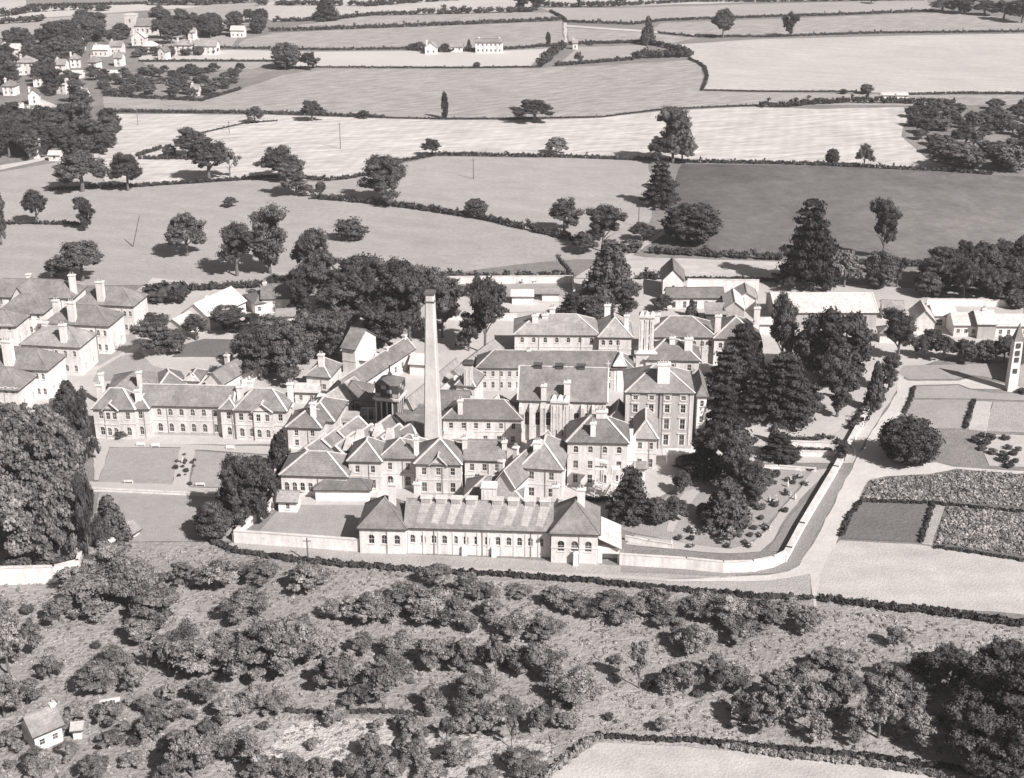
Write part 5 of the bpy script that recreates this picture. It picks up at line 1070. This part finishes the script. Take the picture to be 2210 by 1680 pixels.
ORCH[-1:] = [(170, 1290, 90, 76), (130, 1350, 80, 66), (320, 1300, 90, 80), (350, 1440, 80, 70), (250, 1450, 70, 60), (570, 1420, 90, 90), (700, 1430, 70, 70), (640, 1390, 80, 70), (760, 1345, 70, 60), (880, 1310, 70, 60), (70, 1420, 70, 90), (0, 1400, 80, 100), (440, 1530, 80, 70), (240, 1570, 80, 60), (320, 1545, 60, 50), (460, 1660, 90, 90), (520, 1640, 70, 60), (380, 1700, 90, 80), (200, 1690, 70, 60), (130, 1590, 60, 50), (560, 1690, 80, 70), (690, 1690, 70, 60), (720, 1570, 60, 50), (780, 1530, 70, 60), (890, 1600, 70, 60), (930, 1540, 60, 60), (1060, 1440, 70, 60), (1120, 1450, 70, 60), (1060, 1590, 80, 70), (1000, 1590, 60, 56), (1280, 1520, 60, 50), (1060, 1340, 60, 50), (1250, 1330, 60, 50), (1370, 1340, 60, 56), (1440, 1360, 60, 50), (1600, 1400, 60, 50), (1540, 1470, 60, 60), (1670, 1520, 80, 80), (1720, 1500, 70, 70), (1830, 1520, 80, 80), (1960, 1560, 90, 90), (1940, 1500, 70, 60), (1760, 1450, 60, 50), (1980, 1620, 90, 90), (1600, 1560, 70, 70), (90, 1690, 70, 60), (1, 1, 1, 1)]
for i, (u, v, w, h) in enumerate(ORCH[:-1]): tree('orchard', u, v, w, h, group='orchard trees below the boundary hedge')
for u, v, w, h in ((1070, 1462, 42, 92), (1379, 1486, 60, 98), (964, 1602, 46, 58), (550, 1672, 62, 90), (365, 1460, 46, 80), (1104, 1615, 40, 70), (860, 1640, 40, 50), (320, 1450, 40, 70)): tree('sparse', u, v, w, h, group='thin trees scattered in the orchard')
for u, v, w, h in ((2050, 1500, 120, 110), (2130, 1560, 150, 150), (2200, 1620, 170, 200), (2110, 1655, 140, 140), (2170, 1470, 130, 100), (2000, 1470, 90, 70), (2150, 1690, 140, 120), (2210, 1700, 150, 160), (2080, 1600, 120, 120), (2230, 1520, 130, 130), (2040, 1440, 60, 56)): tree('oak', u, v, w, h, group='big trees in the bottom right corner')
# village and wood masses, tree by tree
vt = 'trees of the village at upper left'
scatter(['oak', 'elm', 'round'], [(100, 105), (180, 62), (260, 80), (290, 105), (215, 100), (160, 140), (110, 140)], 24, (10, 17), (.8, 1.1), vt, .62, 1)
scatter(['oak', 'elm'], [(0, 84), (95, 90), (110, 150), (180, 215), (215, 250), (200, 262), (100, 190), (0, 190)], 38, (7, 13), (.75, 1.1), vt, .66, 2)
scatter(['oak', 'elm'], [(0, 290), (60, 285), (180, 275), (240, 290), (245, 335), (130, 345), (0, 345)], 28, (9, 16), (.75, 1.1), vt, .6, 3)
scatter(['oak', 'elm', 'round'], [(338, 60), (390, 62), (500, 62), (520, 74), (470, 84), (395, 90), (350, 108)], 22, (9, 15), (.8, 1.1), vt, .62, 4)
scatter(['bush', 'oak'], [(190, 152), (300, 155), (540, 155), (520, 180), (440, 214), (330, 210), (230, 205)], 62, (5, 9), (.6, .8), 'shrubs in the village garden scrub', .8, 5)
scatter(['oak', 'bush'], [(280, 118), (450, 112), (470, 118), (300, 128)], 12, (6, 9), (.6, .8), 'shrubs before the large white house', .8, 6)
scatter(['oak', 'round'], [(530, 44), (570, 44), (575, 74), (535, 76)], 6, (8, 12), (.8, 1), vt, .7, 8)
scatter(['bush', 'oak'], [(1965, 240), (2300, 232), (2300, 375), (2150, 365), (2030, 340), (1975, 300)], 66, (6, 13), (.55, .8), 'scrub bushes at the upper right edge', .85, 9)
scatter(['oak', 'elm', 'round'], [(2000, 640), (2060, 575), (2300, 560), (2300, 670), (2210, 668), (2100, 655)], 34, (7, 12), (.8, 1.2), 'wood behind the farm at the right edge', .62, 10)
scatter(['bush'], [(1490, 1150), (1660, 1110), (1700, 1030), (1750, 1020), (1700, 1100), (1640, 1165), (1570, 1182), (1440, 1172)], 16, (1.2, 2.4), (.6, .8), 'small flowering shrubs on the garden lawn', 1.5, 12)
scatter(['bush'], [(2100, 940), (2210, 945), (2210, 1015), (2120, 1000)], 14, (1.5, 3), (.5, .7), 'low shrubs beside the gravel yard at right', 1.0, 13)
scatter(['bush'], [(385, 968), (425, 974), (412, 1050), (370, 1046)], 12, (.8, 1.6), (.6, .9), 'small border shrubs along the lawn path', 1.2, 14)
scatter(['bush', 'orchard'], [(0, 1300), (150, 1290), (300, 1420), (650, 1420), (1100, 1400), (1500, 1430), (1900, 1500), (1500, 1600), (1200, 1600), (600, 1680), (0, 1680)], 34, (1.4, 2.8), (.6, .9), 'small scattered bushes in the orchard grass', 1.4, 15)

# ------------------------------------------------------------------ labels that single each tree out
LMK = [((950, 800), 'tall boiler chimney'), ((400, 920), 'long left ward'), ((1050, 1160), 'long arched-window building'), ((1240, 1190), 'arched building right pavilion'), ((820, 1170), 'arched building left pavilion'), ((1420, 920), 'four-storey house'), ((1210, 880), 'chapel'), ((1200, 735), 'three-chimney rear ward'), ((1580, 750), 'rear hipped pavilion'), ((1780, 690), 'long pale-roofed barn'), ((1450, 620), 'gable-fronted white barn'), ((2200, 780), 'church turret'), ((2070, 700), 'white farm buildings at right'), ((1750, 1240), 'road junction'), ((1860, 1000), 'bend of the gravel drive'), ((1740, 1100), 'straight perimeter wall'), ((1930, 1120), 'dark vegetable plot'), ((250, 690), 'rear white villas'), ((90, 820), 'nearest left-edge villa'), ((100, 1245), 'tall white left-edge wall'), ((100, 1570), 'white orchard cottage'), ((245, 1525), 'white lean-to shed'), ((240, 1170), 'pale hut on the lower lawn'), ((380, 1010), 'left lawns'), ((420, 680), 'pale-roofed garden shed'), ((600, 655), 'low white bungalow'), ((845, 860), 'water tower'), ((690, 790), 'small white house by the wood'), ((790, 500), 'lone bush on the pasture'), ((1100, 490), 'diagonal pasture hedge'), ((1735, 290), 'right streaked stubble'), ((700, 300), 'left streaked stubble'), ((1055, 95), 'long white farmhouse'), ((420, 95), 'large white upper-left house'), ((280, 50), 'village church tower'), ((50, 145), 'tall white villa in the village'), ((50, 240), 'lane cottages'), ((230, 157), 'long white garden shed'), ((115, 335), 'small white hut by the lane'), ((1240, 95), 'white lodge on the lane'), ((1490, 120), 'big pale field corner'), ((1935, 205), 'low white enclosure wall'), ((2070, 340), 'upper right scrub clump'), ((2100, 30), 'top right corner trees'), ((1350, 1650), 'bottom pale field corner'), ((1700, 1650), 'ragged bottom hedge'), ((2200, 1350), 'thick lower hedge end'), ((1340, 1240), 'arched building annex'), ((665, 1190), 'boundary hedge pole'), ((880, 1240), 'middle of the boundary hedge'), ((1380, 1480), 'lone slim pale-trunked tree'), ((1000, 1680), 'bottom edge left of centre'), ((600, 1680), 'bottom left dry grass'), ((520, 1170), 'airing court wall'), ((1100, 620), 'kitchen garden'), ((1840, 440), 'dark crop field'), ((730, 1380), 'middle left orchard clearing'), ((1650, 1450), 'right orchard clearing'), ((190, 450), 'upper left pasture'), ((1300, 20), 'top centre fields'), ((620, 30), 'top left centre fields'), ((2100, 1650), 'bottom right corner')]
ORD = ['nearest', 'second nearest', 'third nearest', 'fourth nearest', 'fifth nearest', 'sixth nearest', 'seventh nearest', 'eighth nearest', 'ninth nearest', 'tenth nearest', 'eleventh nearest', 'twelfth nearest'] + ['%dth nearest' % i for i in range(13, 60)]
gr = {}
for t in TREES:
    root, kind, u, v, w, h, lab, grp = t
    best = min(LMK, key=lambda q: (q[0][0] - u) ** 2 + ((q[0][1] - v) * 2.2) ** 2); (a, c), nm = best
    du, dv = u - a, (v - c) * 2.2; side = ('right of' if du > 0 else 'left of') if abs(du) > abs(dv) else ('in front of' if dv > 0 else 'behind')
    wd_ = TWORD[kind]; sz = '' 
    gr.setdefault((nm, side, wd_), []).append((du * du + dv * dv, t))
for (nm, side, wd_), L_ in gr.items():
    L_.sort(key=lambda q: q[0]); ws = sorted(q[1][4] for q in L_)
    for i, (_, t) in enumerate(L_):
        lab = wd_ + (', the only one ' if len(L_) == 1 else ', ' + ORD[i] + ' ') + side + ' the ' + nm
        tag(t[0], lab, 'bush' if t[1] == 'bush' else 'tree', t[7])
# leaning dead trunk
p = W(1218, 602); r = empty('dead_tree', p); tag(r, 'leaning dead ivy-clad trunk alone in the field beside the dark cone-shaped tree', 'tree')
m = MB(); m.tube([(0, 0, 0), (1.2, 0, 1.6), (1.0, 0, 3.4), (-.9, 0, 5.2), (-2.2, 0, 7.4)], [.55, .6, .65, .6, .4], 8); m.build('trunk', M_leafd, r)
cs = [(1.2, 0, 1.6), (1.3, 0, 2.6), (.8, 0, 3.6), (0, 0, 4.4), (-.8, 0, 5.2), (-1.5, 0, 6.2), (-2, 0, 7.2)]; V, F = lumps(cs, [.95] * 7, 24, .25); mesh_obj('ivy', V, F, M_leafd, r)
# ------------------------------------------------------------------ posts
def pole(u, v, hpx, label, lean=0, arms=True):
    p = W(u, v); h = hpx / ppm(p) / math.cos(alpha(v)); r = empty('telegraph_pole', p); tag(r, label, 'pole'); m = MB(); m.tube([(0, 0, 0), (lean * h, 0, h)], [.2, .14], 6); m.build('post', M_bark, r)
    if arms: m = MB(); m.beam((lean * h - .8, 0, h - .7), (lean * h + .8, 0, h - .7), .14, .14); m.build('crossarm', M_bark, r)
pole(735, 322, 56, 'tall pole standing in the pale stubble, upper middle'); pole(1022, 387, 44, 'pole with stay in the pasture below the stubble hedge'); pole(287, 533, 66, 'thin leaning pole in the left pasture', lean=.3, arms=False)
pole(665, 1212, 50, 'pole at the boundary hedge above the orchard'); pole(495, 288, 26, 'short pole in the upper left stubble'); pole(1378, 490, 44, 'thin pole beside the track above the complex', arms=False); pole(298, 270, 36, 'faint pole at the left end of the stubble', arms=False)
M_blossom = surf('pale_blossom', .6, .2, ((2, 1),))
def flowering(u, v, w, label):
    p = W(u, v); r = empty('flowering_shrub', p); tag(r, label, 'shrub', 'flowering shrubs on the garden lawn')
    rg = np.random.default_rng(int(u + v)); c = rg.normal(0, w * .28, (7, 3)); c[:, 2] = np.abs(c[:, 2]) * .5 + w * .25
    V, F = lumps(c, np.full(7, w * .3), 22, .14, rng=rg); V[:, 2] = np.maximum(V[:, 2], 0); mesh_obj('foliage', V, F, M_leaf, r)
    c2 = rg.normal(0, w * .25, (5, 3)) + (w * .3, -w * .2, w * .5); c2[:, 2] = np.abs(c2[:, 2]); V, F = lumps(c2, np.full(5, w * .17), 16, .1, rng=rg); mesh_obj('blossom', V, F, M_blossom, r)
for i_, (u, v, w, t) in enumerate(((1490, 1150, 1.6, 'in the open lawn right of the annex'), (1557, 1135, 1.0, 'left of the cone-shaped conifer foot'), (1655, 1145, 1.5, 'at the lower right lawn edge'), (1640, 1160, 1.0, 'just below the lower right lawn edge one'), (1695, 1070, 1.4, 'at the middle of the right lawn edge'), (1722, 1032, 1.3, 'at the upper right lawn corner'), (1748, 1016, 1.3, 'by the wall at the top end of the garden walk'), (1700, 1040, 1.2, 'in the upper lawn near the corner'), (1668, 1086, 1.4, 'on the lawn edge below the middle one'), (1615, 1180, 1.2, 'at the bottom bend of the garden path'), (1488, 1183, 1.1, 'right of the figure by the low wall'), (1735, 1048, 1.2, 'on the strip between walk and wall'), (1576, 1150, 1.0, 'above the small thin lawn tree'))): flowering(u, v, w, 'small white-flowering shrub ' + t)
# garden benches
def bench(u, v, label, rz=0.0):
    r = empty('garden_bench', W(u, v), rz); tag(r, label, 'bench', 'white benches round the left lawns')
    m = MB(); [m.box(-1.0, 1.0, -.25 + i * .17, -.12 + i * .17, .42, .47) for i in range(3)]; m.build('seat', M_white, r)
    m = MB(); [m.box(-1.0, 1.0, .26, .31, .55 + i * .17, .68 + i * .17) for i in range(3)]; m.build('backrest', M_white, r)
    for x in (-.9, .9):
        m = MB(); m.box(x - .05, x + .05, -.22, -.14, 0, .42); m.box(x - .05, x + .05, .24, .32, 0, .95); m.build('leg', M_white, r)
bench(304, 964, 'white bench on the terrace, left one of the close pair'); bench(335, 966, 'white bench on the terrace, right one of the close pair'); bench(497, 971, 'white bench on the terrace, alone right of the path'); bench(278, 1044, 'white bench alone on the lower lawn walk', 3.14); bench(433, 1050, 'white bench right of the central path at the lower walk', 3.14)
# people
def person(u, v, label, light=True, face=0.0, stride=.2):
    p = W(u, v); r = empty('person', p, face); tag(r, label, 'person')
    jt = {'pel': (0, 0, .95), 'ch': (0, 0, 1.3), 'nk': (0, 0, 1.5), 'hd': (0, -.02, 1.66), 'top': (0, -.01, 1.76), 'kl': (-.1, -stride * .4, .5), 'fl': (-.1, -stride, .06), 'kr': (.1, stride * .3, .5), 'fr': (.1, stride, .08), 'el': (-.26, .02, 1.15), 'hl': (-.25, -.12, .9), 'er': (.26, .02, 1.15), 'hr': (.25, .1, .9), 'tl': (-.1, -stride - .14, .04), 'tr': (.1, stride - .14, .05)}
    ed = [('pel', 'ch'), ('ch', 'nk'), ('nk', 'hd'), ('hd', 'top'), ('pel', 'kl'), ('kl', 'fl'), ('fl', 'tl'), ('pel', 'kr'), ('kr', 'fr'), ('fr', 'tr'), ('ch', 'el'), ('el', 'hl'), ('ch', 'er'), ('er', 'hr')]
    rd = {'pel': .17, 'ch': .19, 'nk': .06, 'hd': .11, 'top': .07, 'kl': .08, 'kr': .08, 'fl': .05, 'fr': .05, 'el': .06, 'er': .06, 'hl': .04, 'hr': .04, 'tl': .04, 'tr': .04}
    ks = list(jt); me = bpy.data.meshes.new('body'); me.from_pydata([jt[k] for k in ks], [(ks.index(a), ks.index(b)) for a, b in ed], []); o = bpy.data.objects.new('body', me); C.objects.link(o); o.parent = r
    md = o.modifiers.new('skin', 'SKIN')
    if not me.skin_vertices: me.attributes.new if False else None
    bpy.context.view_layer.objects.active = o
    if len(me.skin_vertices) == 0: bpy.ops.mesh.customdata_skin_add()
    for i, k in enumerate(ks): me.skin_vertices[0].data[i].radius = (rd[k], rd[k] * .8)
    me.skin_vertices[0].data[0].use_root = True
    o.modifiers.new('sub', 'SUBSURF').levels = 1; me.materials.append(M_white if light else M_dark)
    m = MB(); m.frus(0, 0, .45, 1.0, .24, .2, .17, .15); m.build('coat', M_white if light else M_dark, r)
person(1716, 1080, 'person in pale clothes walking on the garden path by the perimeter wall', True, .5); person(1449, 1180, 'person in white standing by the low garden wall', True, 1.2)
person(400, 1003, 'person in dark clothes on the path between the left lawns', False, .3); person(394, 1001, 'person in white beside the dark-clothed one on the lawn path', True, -.4)
person(1556, 1160, 'person in white on the lawn near the cone-shaped tree', True, 2); person(1700, 1052, 'person in white beside the shrubs of the garden walk', True, 1)
person(1660, 1085, 'person in pale clothes at the lawn edge near the shrubs', True, 2.2)
# ------------------------------------------------------------------ ground cover
def cover(name, poly, n, r, label, mat, cards=10, csz=.3, cat='grass', hs=.5, seed=3, rows=0):
    rr = np.random.default_rng(seed); P2 = np.array([[*W(*p)][:2] for p in poly]); lo, hi = P2.min(0), P2.max(0); pts = []
    q = rr.uniform(lo, hi, (n * 6, 2)); ins = np.zeros(len(q), bool)
    if rows: q[:, 0] = np.round(q[:, 0] / rows) * rows + rr.normal(0, .3, len(q))
    for i in range(len(P2)):
        a, b = P2[i], P2[i - 1]
        cnd = ((a[1] > q[:, 1]) != (b[1] > q[:, 1])) & (q[:, 0] < (b[0] - a[0]) * (q[:, 1] - a[1]) / (b[1] - a[1] + 1e-9) + a[0]); ins ^= cnd
    q = q[ins][:n]; R_ = rr.uniform(*r, len(q)); cen = np.c_[q, R_ * hs * .5]
    V, F = lumps(cen, R_, cards, csz, hs, .8, rr); V[:, 2] = np.maximum(V[:, 2], 0)
    o = W(*poly[0]); ob = mesh_obj(name, V, F, mat, origin=(o.x, o.y, 0)); ob.location = (o.x, o.y, 0); tag(ob, label, cat, kind='stuff')
M_weed = leafmat('weeds', .2, .1); M_crop = leafmat('vegetable_leaves', .22, .1)
cover('rough_grass', [(0, 1260), (280, 1185), (460, 1185), (930, 1245), (1600, 1300), (2210, 1360), (2210, 1640), (1480, 1600), (1290, 1600), (1150, 1690), (-50, 1690)], 4500, (.18, .6), 'rough tussocky grass and weeds under the orchard trees', M_weed, 9, .16, hs=.5)
cover('cabbage_leaves', [(1880, 1040), (1910, 1034), (2005, 1029), (2063, 1017), (2300, 1032), (2300, 1100), (2020, 1083), (1862, 1078)], 1500, (.25, .5), 'leafy vegetable crop right of the drive', M_crop, 8, .2, 'vegetables', .9, 4, 1.1)
cover('cabbage_leaves', [(2046, 1096), (2300, 1118), (2300, 1215), (2210, 1200), (2020, 1174)], 1500, (.25, .5), 'darker leafy crop above the pale field at right', M_crop, 8, .2, 'vegetables', .9, 5, 1.2)
